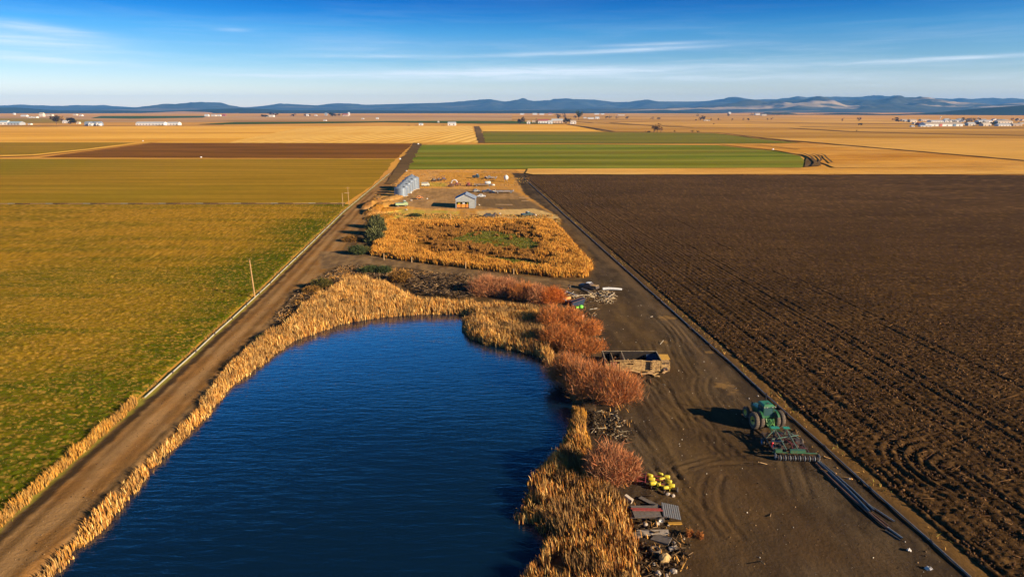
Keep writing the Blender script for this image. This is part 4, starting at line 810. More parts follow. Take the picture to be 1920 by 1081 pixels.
# ---- loose pipes south of the cultivator
def lpipe(p, q, r_, mat_, label, sag=.0, z=.0):
    a, b = G(*p, 0), G(*q, 0); mb = MB(); pts = []
    for k in range(9):
        t = k / 8; v = a.lerp(b, t) - a; v.x += math.sin(t * math.pi) * sag; v.z = r_ + z + .01; pts.append(v)
    mb.tube(pts, r_, 10, False); mb.tube([v * .0 + pts[0], pts[0] + (pts[1] - pts[0]) * .05], r_ * 1.25, 10)
    o = mb.build('loose_pipe', mat_); o.location = (a.x, a.y, 0); tag(o, label, 'pipe', 'loose pipes behind the cultivator')
bpipe = paint('blue_grey_pipe', (.11, .13, .15), .55, .2, .4, 3, rust=.15)
lpipe((1538, 868), (1638, 958), .11, bpipe, 'blue grey pipe at the right of the loose pipe bundle', .15)
lpipe((1533, 868), (1630, 962), .10, bpipe, 'blue grey pipe in the middle of the loose pipe bundle', .15, .10)
lpipe((1530, 870), (1664, 992), .10, rust_m, 'long rusty pipe at the left of the bundle', -.25)
lpipe((1550, 884), (1636, 968), .09, dark_m, 'dark pipe squeezed between rusty and blue grey pipes', -.05, .02)
lpipe((1628, 946), (1677, 978), .07, steel_m, 'thin grey pipe splayed off toward the pipeline')
lpipe((1634, 962), (1668, 988), .07, rust_m, 'short rusty pipe beside the long rusty one')
lpipe((1664, 990), (1692, 1010), .09, steel_m, 'short grey pipe at the near end of the bundle')
lpipe((1660, 995), (1688, 1013), .07, woodg_m, 'short brownish pipe at the near end of the bundle')

# ---- rocks, bags, slabs
def rock(name, px, size, mat_, label, cat='rock', group=None, seed=1, flat=.6, rz=0.0):
    r = random.Random(seed); c = G(*px); n = 12; mb = MB(); prof = [(.001, 0), (.8, .02), (1, .3), (.85, .65), (.45, .95), (.001, 1.0)]; vs = []; fs = []
    for i, (rad, z) in enumerate(prof):
        for k in range(n): a = 2 * math.pi * k / n; q = 1 + r.uniform(-.22, .22); vs.append((rad * math.cos(a) * size[0] / 2 * q, rad * math.sin(a) * size[1] / 2 * q, (z + r.uniform(-.06, .06)) * size[2]))
    for i in range(len(prof) - 1):
        for k in range(n): fs.append((i * n + k, i * n + (k + 1) % n, (i + 1) * n + (k + 1) % n, (i + 1) * n + k))
    mb.raw(vs, fs); o = mb.build(name, mat_); o.location = (c.x, c.y, float(ground_z(c.x, c.y)[0]) - .03); o.rotation_euler.z = rz; return tag(o, label, cat, group)
bag_m = paint('crumpled_white_bag', (.62, .54, .46), .8, 0, .25, 8, bump=.02)
mb = MB()
def bag(px, s, label, rz):
    c = G(*px); r = random.Random(int(px[0])); mb = MB(); vs = []; fs = []; prof = [(.001, 0), (.9, .02), (1, .35), (.75, .7), (.3, .85), (.22, 1.1), (.05, 1.25)]; n = 14
    for rad, z in prof:
        for k in range(n): a = 2 * math.pi * k / n; q = 1 + (.18 if k % 2 else -.14) * (1 if rad < .95 else .4) + r.uniform(-.08, .08); vs.append((rad * math.cos(a) * s * q, rad * math.sin(a) * s * .6 * q, z * s * .75))
    for i in range(len(prof) - 1):
        for k in range(n): fs.append((i * n + k, i * n + (k + 1) % n, (i + 1) * n + (k + 1) % n, (i + 1) * n + k))
    mb.raw(vs, fs); o = mb.build('feed_sack', bag_m); o.location = (c.x, c.y, 0); o.rotation_euler = (0, .5, rz); tag(o, label, 'sack', 'pale sacks dropped by the pipeline')
bag((1704, 1032), .30, 'smaller white sack near the end of the loose pipes', .8); bag((1741, 1067), .36, 'larger pale sack nearest the bottom right corner', 2.3)
rs = [((1252, 928), (.5, .35, .3), 'left of two pale stones below the yellow implement'), ((1262, 930), (.4, .35, .3), 'right of two pale stones below the yellow implement'), ((1210, 984), (.75, .5, .35), 'pale stone under the flat trailer, left one'), ((1232, 982), (.6, .4, .3), 'pale angular stone under the wheel of the flat trailer'),
      ((1253, 985), (.28, .25, .16), 'small white stone right of the trailer stones'), ((1264, 1018), (.7, .25, .2), 'bright white narrow stone on the dirt by the slabs'), ((1282, 1010), (.2, .2, .12), 'tiny stone left of the rusty grass tufts'), ((1246, 1050), (1.2, .9, .7), 'big rounded tan boulder at the reed edge'),
      ((1226, 1058), (.35, .3, .25), 'small white stone below the tan boulder'), ((1263, 1072), (.6, .5, .35), 'pale rock at the very bottom, right one'), ((1234, 1077), (.5, .5, .4), 'pale rock at the very bottom beside the reeds'), ((1250, 1080), (.6, .3, .25), 'flat pale rock on the bottom frame edge'),
      ((1592, 898), (.35, .2, .2), 'small white stone by the pipeline behind the loose pipes'), ((1645, 974), (.18, .18, .12), 'tiny pale stone under the loose pipes'), ((1404, 747), (.3, .2, .15), 'small white stone left of the tractor cab'), ((1421, 742), (.3, .22, .18), 'small white stone beyond the tractor cab')]
for i, (p, s, lb) in enumerate(rs): rock('stone', p, s, conc_m if i != 7 else paint('tan_boulder', A(190, 150, 92), .95, 0, .3, 2), lb, 'stone', 'pale stones on the parking ground', i + 1, rz=i)
def slab(px, L, W, H, rz, label, hole=False, mat_=None, name='concrete_slab'):
    c = G(*px); mb = MB(); m2 = mat_ or conc_m
    if hole:
        mb.box((-L * .32, 0, H / 2), (L * .36, W, H)); mb.box((L * .36, 0, H / 2), (L * .28, W, H)); mb.box((.04 * L, W * .32, H / 2 - .003), (L * .37, W * .34, H)); mb.box((.04 * L, -W * .34, H / 2 - .003), (L * .37, W * .30, H))
    else: mb.raw([(-L / 2, -W / 2, 0), (L / 2, -W * .4, 0), (L * .46, W / 2, 0), (-L * .4, W * .46, 0), (-L / 2, -W / 2, H), (L / 2, -W * .4, H), (L * .46, W / 2, H), (-L * .4, W * .46, H)], [(3, 2, 1, 0), (4, 5, 6, 7), (0, 1, 5, 4), (1, 2, 6, 5), (2, 3, 7, 6), (3, 0, 4, 7)])
    o = mb.build(name, m2); o.location = (c.x, c.y, .02); o.rotation_euler = (R(3), R(-3), rz); tag(o, label, 'slab', 'slabs by the reeds')
slab((1224, 1000), 2.9, .6, .22, -.05, 'long grey slab with a slot in it, beside the reeds', True)
slab((1240, 1012), 1.7, 1.1, .16, -.6, 'broken grey slab lying below the slotted slab', mat_=woodg_m); slab((1196, 1004), 1.1, .7, .2, .3, 'grey slab end sunk in the reeds', mat_=woodg_m); slab((1262, 1028), .9, .5, .1, .4, 'thin broken slab right of the boulder')
mb = MB(); c = G(1228, 1034); mb.lathe([(.42, 0), (.5, .06), (.5, .28), (.42, .34), (.30, .3), (.30, .04), (.42, 0)], None, 20); o = mb.build('discarded_tyre', tyre_m); o.location = (c.x, c.y, .02); tag(o, 'old tyre lying between slab and boulder', 'tyre')

# ---- yellow row crop implement
c = G(1232, 908); ye = empty('row_planter', (c.x, c.y, 0), R(-14), 'bright yellow row planter with red toolbars beside the pink willow', 'farm implement')
mb = MB()
for y in (.9, .2, -.6): mb.bar((-2.8, y, .55), (.9, y - .1, .5), .09)
mb.bar((-1.2, 1.2, .6), (-1.2, -.9, .6), .08); mb.bar((-2.0, 1.2, .6), (-2.0, -.9, .6), .08); mb.build('toolbar', redd_m, ye)
for k, (x, y, s) in enumerate(((-.85, .75, 1.), (-.6, .05, 1.), (-.4, -.7, 1.05), (.25, 1.35, .8), (.95, .95, .9), (.45, .35, .9), (1.15, .1, .9), (1.45, -.7, .95), (.9, -1.25, .8), (.1, -.75, .7))):
    mb = MB(); M = Matrix.Translation((x, y, .52)) @ Matrix.Rotation(R(20 * k % 60 - 20), 4, 'Z'); 
    mb.lathe([(.001, -.36 * s), (.17 * s, -.36 * s), (.22 * s, -.26 * s), (.22 * s, .26 * s), (.17 * s, .36 * s), (.001, .36 * s)], M @ AXX, 14)
    h = mb.build('seed_hopper', yell_m, ye)
    mb = MB(); mb.bar((x, y, .35), (x - .15, y - .25, .08), .09); mb.lathe([(.001, -.03), (.18, -.03), (.18, .03), (.001, .03)], Matrix.Translation((x - .15, y - .3, .18)) @ AXX, 12); mb.build('furrow_opener', yell_m if k % 2 else dark_m, ye)
mb = MB(); mb.bar((.25, 1.35, .45), (1.5, -.8, .45), .11); mb.bar((-.85, .75, .45), (.1, -.9, .45), .10); mb.bar((-.4, -.7, .45), (1.5, -.9, .4), .09); mb.build('yellow_frame', yell_m, ye)
wheel(ye, (2.05, -.95, .26), .26, .2, tyre_m, steel_m)

# ---- flat trailer with planks and a metal ramp
c = G(1228, 968); ft = empty('flat_trailer', (c.x, c.y, 0), R(2), 'flat trailer with weathered planks, rusty beams and sloping metal sheet', 'trailer')
mb = MB()
for k in range(4): mb.box((-.9, .75 - .5 * k, .62), (2.6, .42, .05), rx=0, rz=R(1.5 * k - 2))
mb.build('plank_deck', woodg_m, ft)
mb = MB(); mb.bar((-2.3, .35, .74), (.6, .15, .74), .10); mb.bar((-2.2, .05, .74), (.7, -.1, .74), .10); mb.build('rusty_beams', redd_m, ft)
mb = MB(); mb.bar((-2.6, .9, .52), (.9, .9, .52), .10); mb.bar((-2.6, -.9, .52), (.9, -.9, .52), .10); mb.bar((.8, -.9, .5), (.8, .9, .5), .1); mb.bar((-2.3, -.9, .5), (-2.3, .9, .5), .1); mb.tube([(.3, -1.1, .33), (.3, 1.1, .33)], .05, 8); mb.build('trailer_frame', dark_m, ft)
for y in (-1.1, 1.1):
    W = wheel(ft, (.3, y, .33), .33, .2, tyre_m, white_p); W.rotation_euler.z = R(90)
mb = MB(); M = Matrix.Translation((1.55, .1, .52)) @ Euler((R(2), R(10), R(-8))).to_matrix().to_4x4(); vs = []; fs = []
for k in range(17):
    x = -.85 + 1.7 * k / 16; zz = .035 * (k % 2); vs += [(x, -1.15, zz), (x, 1.15, zz)]
for k in range(16): fs.append((2 * k, 2 * k + 2, 2 * k + 3, 2 * k + 1))
mb.raw(vs, fs, M); mb.box((1.55, .1, .47), (1.6, 2.1, .03), ry=R(10), rz=R(-8)); mb.build('metal_sheet', paint('dull_sheet_metal', (.12, .115, .105), .7, .0, .3, 3, rust=.3), ft)
mb = MB(); mb.box((1.6, -1.3, .1), (1.3, .3, .12)); mb.build('yellow_board', paint('ochre_board', A(190, 136, 40), .8), ft)
c = G(1213, 950); mb = MB(); mb.box((0, 0, .12), (.5, 2.4, .07), rz=.75); o = mb.build('loose_plank', woodg_m); o.location = (c.x + .4, c.y + .7, 0); tag(o, 'grey plank lying between yellow planter and flat trailer', 'plank')
c = G(1178, 940); mb = MB(); mb.box((0, 0, .3), (.9, .35, .5), ry=.3, rz=-.7); o = mb.build('fuel_can', conc_m); o.location = (c.x, c.y, 0); tag(o, 'pale can lying at the reed edge left of the trailer', 'can')

# ---- ruined roofless trailer house
c = G(1188, 696); rt = empty('ruined_trailer', (c.x, c.y, 0), R(-.5), 'roofless tan wreck of a long trailer house beside the red willows', 'wreck')
L, W_, H = 8.4, 3.5, 1.75; x0 = -L / 2 - .1; x1 = L / 2 - .2
dkw = paint('dark_boards', (.016, .013, .012), .95, 0, .4, 2, (.03, .022, .016), spec=.1); mb = MB(); mb.box(((x0 + x1) / 2, W_ / 2, .12), (L - .1, W_ - .1, .16)); mb.build('floor', dkw, rt)  # one near-black board colour for floor, back and end walls
mb = MB(); rw_ = random.Random(12); xx_ = x0
while xx_ < x1 - .1:   # upright panels of the front wall, some short, some leaning out, with gaps between
    pw = min(rw_.uniform(.55, 1.3), x1 - xx_); mid_ = xx_ + pw / 2
    if abs(mid_ - (x0 + 1.4)) < .5: hh_ = .5
    elif abs(mid_ - (x1 - 1.9)) < .35: hh_ = .15
    else: hh_ = H * (rw_.choice([.95, .8, .6, .9, .7]) if mid_ < x0 + 4.4 else rw_.choice([1.0, .92, .85, .98]))
    mb.box((mid_, rw_.uniform(-.08, .03), hh_ / 2 + .05), (pw - .05, .06, hh_), rx=rw_.uniform(-.05, .08), ry=rw_.uniform(-.03, .03)); xx_ += pw
for k in range(9): z_ = .25 + .19 * k; a0 = rw_.uniform(x0, x0 + 2.5) if k in (0, 8) else x0 + 2.15; b0 = rw_.uniform(x1 - 3.2, x1 - 2.2); mb.bar((a0, -.12 - .01 * k, z_ + rw_.uniform(-.06, .06)), (b0, -.13, z_ + rw_.uniform(-.28, .20)), .03, .13)
for k in range(5): mb.bar((x1 - 1.55, -.11, .3 + .33 * k), (x1 - .05, -.12, .3 + .33 * k + rw_.uniform(-.08, .08)), .03, .14)
mb.bar((x0 + .7, -.1, H - .05), (x0 + 4.6, -.12, H + .02), .05, .10); mb.bar((x0 + 4.3, -.1, H + .04), (x1 - 1.3, -.05, H - .12), .05, .10); mb.bar((x0 + .1, -.1, .6), (x0 + .75, -.1, .62), .04, .16)
fw_ = mb.build('front_wall', tan_p, rt)
mb = MB(); mb.box((x0 + 1.4, .02, 1.05), (1.28, .04, .86)); mb.build('rusty_window', paint('window_rust', (.22, .06, .03), .9, 0, .4, 3, (.10, .03, .02)), fw_)
mb = MB()
for q in (-.64, -.2, .2, .64): mb.box((x0 + 1.4 + q, -.04, 1.05), (.07, .05, .95))
mb.build('window_bars', wood_m, fw_)
mb = MB(); mb.box(((x0 + x1) / 2, W_, H / 2 + .15), (L, .07, H)); mb.build('back_wall', dkw, rt)
mb = MB(); mb.box(((x0 + x1) / 2, W_, H + .22), (L + .1, .09, .05)); mb.box((x0, W_ / 2, H + .16), (.12, W_, .07)); mb.box((x1, W_ / 2, H + .16), (.12, W_, .07)); mb.box((x0 + 2.9, W_ / 2, H + .15), (.10, W_, .06)); mb.build('wall_cap', paint('pale_cap', A(190, 166, 128, .7), .85, 0, .4, 3, A(110, 90, 64, .7)), rt)
mb = MB(); mb.box((x0, W_ / 2, H / 2 + .1), (.07, W_, H)); mb.build('end_wall', dkw, rt); mb = MB(); mb.box((x1, W_ / 2, H / 2 + .1), (.07, W_, H)); mb.build('end_wall', dkw, rt)
mb = MB(); mb.box((x0 + 1.25, W_ * .55, H / 2 + .1), (.06, W_ * .85, H * .9)); mb.box((x0 + 2.9, W_ * .5, H / 2 + .1), (.06, W_ * .9, H * .9)); mb.build('partition_walls', wood_m, rt)
mb = MB(); mb.box((x0 + 1.0, 1.8, 1.0), (.12, 2.6, .06), rx=.5); mb.box((x0 + 2.1, 1.7, .9), (.14, 2.9, .06), rx=-.45, rz=.4); mb.box((x0 + 2.4, 2.2, 1.1), (1.6, .14, .06), ry=.5); mb.tube([(x0 + 2.2, .9, .5), (x0 + 1.9, 1.7, 1.2), (x0 + 2.5, 2.6, 1.3), (x0 + 2.7, 2.8, .6)], .06, 6)
for k in range(22): mb.box((x0 + random.uniform(.5, 7.5), random.uniform(.4, 3.2), .3 + .5 * random.random()), (random.uniform(.5, 2.4), .16, .05), rz=random.uniform(0, 3), ry=random.uniform(-.4, .4))
mb.build('fallen_boards', wood_m, rt)
mb = MB(); mb.box((x1 - 1.9, .12, .9), (.72, .05, 1.5)); mb.build('door_shade_panel', dkw, rt)  # dark panel put in to stand for the shade inside the doorway
mb = MB(); mb.raw([(x1 - 2.2, .2, .5), (x1 - .1, .2, .6), (x1 - .1, 3.2, 1.7), (x1 - 1.6, 3.3, 1.5), (x1 - 1.2, 1.7, .8)], [(0, 1, 4), (1, 2, 4), (2, 3, 4), (3, 0, 4)]); mb.build('blue_tarpaulin', paint('navy_tarp', (.015, .035, .08), .6, 0, .3, 3), rt)
mb = MB(); mb.box((x1 + .72, 1.0, .62), (1.3, 2.1, 1.1)); mb.box((x1 + .72, .85, 1.5), (1.26, 2.0, .08)); mb.box((x1 + .72, -.08, .62), (1.36, .06, .5), rx=.1)
for q in (.12, .72, 1.3): mb.box((x1 + q, .0, 1.3), (.10, .08, .62))
mb.build('cab', tan_p, rt)
mb = MB(); mb.box((x1 + .72, .05, 1.28), (1.12, .04, .5)); mb.build('cab_windows', dark_m, rt)
mb = MB(); mb.box((x1 + .8, 1.9, 1.62), (1.6, 1.9, .06), rx=.06); mb.build('yellow_roof', paint('yellow_roof_paint', A(216, 158, 50), .7), rt)
wheel(rt, (x1 + .7, -.12, .38), .38, .2, tyre_m, rust_m).rotation_euler.z = R(90)
bds = [((1196, 690), 4.2, .3, .06, 'long tan board fallen along the front of the wreck'), ((1182, 698), 3.0, .25, -.12, 'tan board lying below the wreck window'), ((1213, 703), 2.0, .28, .12, 'curved pale board on the ground left of the wreck cab'), ((1230, 702), 1.5, .2, .7, 'short board leaning across the others by the wreck cab'),
       ((1221, 699), 1.0, .35, .1, 'short wide pale board before the wreck door'), ((1246, 700), 1.3, .22, .9, 'short board right of the pile below the wreck'), ((1232, 707), .8, .3, -.3, 'small pale board lowest of the pile below the wreck'), ((1205, 684), 3.4, .45, -.05, 'warped tan panel leaning on the front of the wreck')]
for i, (p, l_, w2, rz, lb) in enumerate(bds):
    c = G(*p); mb = MB(); w2 *= 1.5; mb.box((-l_ * .26, 0, .12), (l_ * .5, w2, .07), ry=-.10, rz=.05); mb.box((l_ * .24, .01, .12), (l_ * .5, w2 * .9, .07), ry=.16, rz=-.08); o = mb.build('fallen_board', wood_m if i % 3 else tan_p); o.location = (c.x, c.y, .06 + .05 * (i % 3)); o.rotation_euler = (R(6 if i != 7 else 50), 0, rz); tag(o, lb, 'board', 'boards fallen before the wreck')

# ---- junk behind the willows
c = G(1104, 541); cr = empty('wrecked_car', (c.x, c.y, 0), R(-35), 'dark wrecked pickup with a tan hood beside the pale log pile', 'wreck')
mb = MB(); mb.prism([(-2.2, .3), (-2.2, .8), (-.9, .95), (-.4, 1.35), (.5, 1.35), (.8, .95), (2.1, .9), (2.2, .35)], -.8, .8, Matrix.Rotation(math.pi / 2, 4, 'X')); mb.build('body', dark_m, cr)
mb = MB(); mb.box((1.45, 0, .96), (1.2, 1.4, .06)); mb.build('hood', tan_p, cr); mb = MB(); mb.box((-.05, 0, 1.39), (.8, 1.3, .05)); mb.build('roof', white_p, cr)
for x in (-1.4, 1.4):
    for y in (-.8, .8): wheel(cr, (x, y, .34), .34, .22, tyre_m, rust_m).rotation_euler.z = R(90)
for i, (p, q, r_, lb, m_) in enumerate([((1130, 544), (1166, 545), .32, 'thick white log at the right end of the junk line', 'w'), ((1091, 542), (1118, 555), .16, 'crooked grey log left of the dark wreck', 'g'), ((1118, 550), (1146, 560), .12, 'thin bent pole in the tangled pole pile', 'g'), ((1128, 548), (1158, 556), .10, 'pale pole just below the white log', 'g'),
        ((1136, 563), (1152, 549), .10, 'short pale pole crossing the tangled poles', 'g'), ((1124, 553), (1150, 566), .08, 'lowest pale pole of the tangle', 'g'), ((1060, 548), (1082, 556), .14, 'pale log beside the round orange willow', 'w'), ((1078, 556), (1108, 553), .09, 'thin pale pole between the log and the wreck', 'g'), ((1052, 562), (1062, 566), .2, 'white plank end left of the green scrap', 'w')]):
    a_, b_ = G(*p), G(*q); mb = MB(); v = b_ - a_; mb.tube([Vector((0, 0, r_)), v * .35 + Vector((0, .15, r_ + .08)), v * .7 + Vector((.1, -.1, r_ + .1)), v + Vector((0, 0, r_))], [r_, r_ * .95, r_ * .85, r_ * .7], 8)
    o = mb.build('old_log', white_p if m_ == 'w' else conc_m); o.location = a_; tag(o, lb, 'log', 'logs and poles beside the dark wreck')
c = G(1083, 572); sk = empty('scrap_bin', (c.x, c.y, 0), R(12), 'navy scrap bin leaning behind the bright green plastic', 'bin')
mb = MB(); mb.raw([(-1.3, -.5, .1), (1.0, -.5, .1), (1.2, .7, .1), (-1.3, .7, .1), (-1.2, -.55, .7), (1.5, -.6, 1.5), (1.4, .8, 1.4), (-1.3, .75, .75)], [(3, 2, 1, 0), (0, 1, 5, 4), (1, 2, 6, 5), (2, 3, 7, 6), (3, 0, 4, 7), (4, 5, 6, 7)]); mb.build('body', paint('navy_bin', (.015, .03, .06), .6), sk)
mb = MB(); mb.bar((-1.25, -.58, .75), (1.5, -.63, 1.55), .08); mb.bar((-1.35, .8, .8), (1.42, .85, 1.45), .08); mb.build('rim', rust_m, sk)
mb = MB(); mb.lathe([(.001, 0), (.42, 0), (.5, .25), (.42, .5), (.001, .6)], Matrix.Translation((0, 0, 0)), 14); mb.box((-.7, -.2, .2), (.6, .4, .35), rz=.4); o = mb.build('green_tub', lime_m); c2 = G(1089, 577); o.location = (c2.x, c2.y, 0); tag(o, 'bright lime green plastic tub by the navy scrap bin', 'tub')
for px_, m_, lb, rz in (((1064, 562), orange_m, 'orange drum lying left of the navy scrap bin', .6), ((1071, 568), paint('salmon_drum', (.5, .16, .09), .6), 'salmon red drum touching the navy scrap bin', .1)):
    c = G(*px_); mb = MB(); mb.lathe([(.001, -.7), (.30, -.7), (.33, -.66), (.31, -.2), (.33, 0), (.31, .2), (.33, .66), (.30, .7), (.001, .7)], Matrix.Translation((0, 0, .34)) @ AXX, 18); o = mb.build('drum', m_); o.location = c; o.rotation_euler.z = rz; tag(o, lb, 'drum', 'drums by the scrap bin')
mb = MB(); mb.box((0, 0, .3), (.18, .12, .6), ry=.2); o = mb.build('white_post', white_p); o.location = G(1093, 596); tag(o, 'short white post among the red willows', 'post')
c = G(1110, 622); mb = MB(); mb.box((0, 0, .3), (.9, .6, .45), rz=.4, ry=.15); mb.box((.5, .3, .2), (.5, .4, .35), rz=1.1); o = mb.build('scrap_metal', white_p); o.location = c; tag(o, 'white and dark scrap at the gravel edge among willows', 'scrap')
c = G(1068, 540); mb = MB(); mb.lathe([(.36, -.12), (.42, -.08), (.42, .08), (.36, .12), (.24, .1), (.24, -.1), (.36, -.12)], Matrix.Translation((0, 0, .4)) @ AXX, 16); o = mb.build('discarded_tyre', tyre_m); o.location = c; o.rotation_euler.z = .5; tag(o, 'old tyre standing behind the orange willow', 'tyre')

# ---- rubble and brush piles, nobody could count
def rubble(name, poly, n, smin, smax, mats_cols, label, seed, sticks=0, z=.0, hump=.0, cat='rubble'):
    P = np.asarray(poly); r = np.random.default_rng(seed); p = P.min(0) + r.random((n * 4, 2)) * (P.max(0) - P.min(0)); d = sdist(p[:, 0], p[:, 1], P); p = p[(d < 0) & (fbm(p[:, 0] / 1.6, p[:, 1] / 1.6, 3, seed) > .36)][:n]; n = len(p)
    gz = ground_z(p[:, 0], p[:, 1]) + hump * fbm(p[:, 0] / 2.5, p[:, 1] / 2.5, 3, seed + 1); s = smin + (smax - smin) * r.random(n) ** 2.5
    base = np.array([(-1, -1, -1), (1, -1, -1), (1, 1, -1), (-1, 1, -1), (-.7, -.7, 1), (.8, -.6, 1), (.6, .8, 1), (-.8, .6, 1)]) * .5
    st = np.zeros(n, bool); st[:sticks] = True; sc3 = np.stack([s, s * (.5 + .5 * r.random(n)), s * (.4 + .4 * r.random(n))], 1); sc3[st] = np.stack([.6 + 1.6 * r.random(st.sum()), np.full(st.sum(), .05) + .05 * r.random(st.sum()), np.full(st.sum(), .06)], 1)
    V = base[None] * sc3[:, None] * (1 + .25 * r.standard_normal((n, 8, 1)) * (~st)[:, None, None]); a = r.random(n) * 6.28; ca, sa = np.cos(a)[:, None], np.sin(a)[:, None]; tl = r.normal(0, .28, n)[:, None]
    V[..., 2] += V[..., 0] * tl * np.where(st, 1, .4)[:, None]; X = V[..., 0] * ca - V[..., 1] * sa; Y = V[..., 0] * sa + V[..., 1] * ca; V = np.stack([X + p[:, :1], Y + p[:, 1:], V[..., 2] + gz[:, None] + (s * .2)[:, None] + np.where(st, .25 * r.random(n), 0)[:, None] + z], -1)
    fc = np.array([(3, 2, 1, 0), (4, 5, 6, 7), (0, 1, 5, 4), (1, 2, 6, 5), (2, 3, 7, 6), (3, 0, 4, 7)]); F = (np.arange(n)[:, None, None] * 8 + fc[None]).reshape(-1, 4)
    C = np.repeat((np.asarray(mats_cols)[r.integers(0, len(mats_cols), n)] * (.7 + .6 * r.random((n, 1))))[:, None], 8, 1).reshape(-1, 3)
    return tag(mesh_np(name, V.reshape(-1, 3), F, rub_m, C), label, cat, kind='stuff')
rub_m = attr_mat('rubble_mix', .95, .3, (4, 15))
RC = [A(168, 132, 92, .7), A(126, 98, 70, .7), A(96, 74, 52, .7), A(74, 58, 42, .7), A(140, 110, 80, .7)]
rubble('brush_pile', GP([(760, 512), (885, 522), (900, 556), (860, 562), (800, 556), (770, 540)]), 2300, .08, .42, RC + [A(54, 44, 36), A(60, 48, 36), A(66, 50, 36), A(48, 40, 34)], 'dark heap of brush, roots and rubble behind the reeds', 401, 1300, hump=1.3, cat='brush pile')
rubble('rubble', GP([(520, 588), (560, 548), (600, 520), (640, 500), (690, 498), (730, 508), (745, 530), (700, 520), (650, 512), (625, 540), (570, 572), (540, 605), (512, 612)]), 1500, .08, .45, RC, 'stony rubble between the left lane and the reeds', 402, 350, hump=.4)
rubble('rubble', GP([(1108, 772), (1150, 768), (1182, 800), (1178, 832), (1140, 822), (1112, 810)]), 900, .05, .28, [A(120, 98, 74, .7), A(90, 70, 50, .7), A(76, 60, 44, .7), A(66, 52, 38, .7), A(76, 60, 44, .7), A(170, 148, 118, .7)], 'grey stones and sticks beside the single pink willow', 403, 90)
rubble('rubble', GP([(1186, 955), (1215, 975), (1290, 1010), (1300, 1040), (1250, 1085), (1205, 1085), (1196, 1010)]), 420, .05, .30, [A(116, 90, 64, .7), A(90, 70, 50, .7), A(76, 58, 42, .7), A(66, 50, 36, .7)], 'scattered debris along the reed edge at the bottom', 404, 50)
rubble('scattered_litter', GP([(1050, 540), (1130, 560), (1115, 600), (1140, 640), (1110, 650), (1075, 580)]), 260, .06, .35, RC + [A(226, 206, 180)], 'pale litter scattered among the red willows', 405, 60)
rubble('lane_stones', GP([(980, 430), (1150, 520), (1300, 640), (1450, 790), (1640, 960), (1800, 1081), (1230, 1081), (1190, 880), (1120, 620), (1060, 520)]), 1500, .03, .13, RC + [A(206, 186, 160)], 'small stones strewn over the gravel parking ground', 406, 12)
rubble('lane_stones', ll[:] if 0 else GP([(0, 1040), (289, 765), (472, 582), (560, 492), (600, 500), (527, 570), (388, 715), (197, 900), (60, 1070)]), 700, .03, .14, RC, 'small stones strewn over the left dirt lane', 407, 0)
rubble('field_clods', np.array([(float(EDGE_R(y)) + 2.1, y) for y in range(38, 150, 6)] + [(float(EDGE_R(y)) + 4.2, y) for y in range(148, 36, -6)]), 2600, .10, .40, [A(84, 58, 38), A(66, 46, 30), A(104, 74, 48)], 'loose dark clods along the ploughed field edge', 408, 0, hump=.2, cat='clods')
rubble('field_clods', np.array([(float(EDGE_R(38)) + 4, 38), (float(EDGE_R(120)) + 4, 120), (95, 120), (62, 70), (50, 40)]), 11000, .06, .28, [A(84, 58, 38), A(66, 46, 30), A(104, 74, 48), A(84, 58, 38), A(116, 82, 50)], 'dark clods turned up over the near ploughed field', 409, 500, hump=.0, z=.22, cat='clods')
# hummocks and sticks at the base of the reeds would be hidden; poles next
pole_m = paint('pole_wood', A(176, 132, 78), .85, 0, .3, 2)
c = G(478, 558); up_ = empty('utility_pole', (c.x, c.y, 0), 0, 'bare wooden utility pole standing beside the left lane', 'pole', tilt=(R(-1), R(-3)))
mb = MB(); mb.tube([(0, 0, -.5), (0, 0, 8.2)], [.17, .11], 12); mb.build('post', pole_m, up_); mb = MB(); mb.box((0, .0, 8.05), (.24, .24, .10)); mb.build('cap', dark_m, up_)
for px_, h_, arm, lb in (((643, 388), 5.6, 0, 'thin left pole of the pair by the lane bend'), ((654, 384), 7.4, 1, 'taller pole with crossarm by the lane bend')):
    c = G(*px_); p_ = empty('utility_pole', (c.x, c.y, 0), 0, lb, 'pole'); mb = MB(); mb.tube([(0, 0, -.3), (0, 0, h_)], [.16, .11], 8); mb.build('post', pole_m, p_)
    if arm: mb = MB(); mb.box((-.5, -.1, h_ * .66), (1.9, .12, .26)); mb.build('crossarm', wood_m, p_); mb = MB(); mb.box((0, -.1, h_ - .4), (1.6, .1, .12)); mb.build('top_arm', pole_m, p_)

rubble('pole_tangle', GP([(1106, 548), (1140, 546), (1156, 556), (1150, 570), (1120, 568), (1100, 556)]), 150, .05, .25, [A(196, 166, 126, .8), A(160, 130, 96, .8), A(206, 180, 142, .8)], 'tangle of thin pale poles below the white log', 410, 90, hump=.3)
rubble('pole_tangle', GP([(1040, 552), (1075, 550), (1104, 556), (1098, 564), (1062, 560), (1046, 566)]), 90, .05, .3, [A(196, 166, 126, .8), A(160, 130, 96, .8)], 'pale sticks and stones between orange willow and wreck', 411, 30, hump=.2)
rubble('tractor_yard_litter', GP([(1440, 770), (1500, 812), (1560, 868), (1600, 900), (1560, 900), (1480, 820)]), 70, .05, .3, [A(196, 140, 80, .8), A(140, 104, 66, .8), A(110, 84, 54, .8)], 'rusty scraps and clods along the pipeline by the tractor', 412, 12)
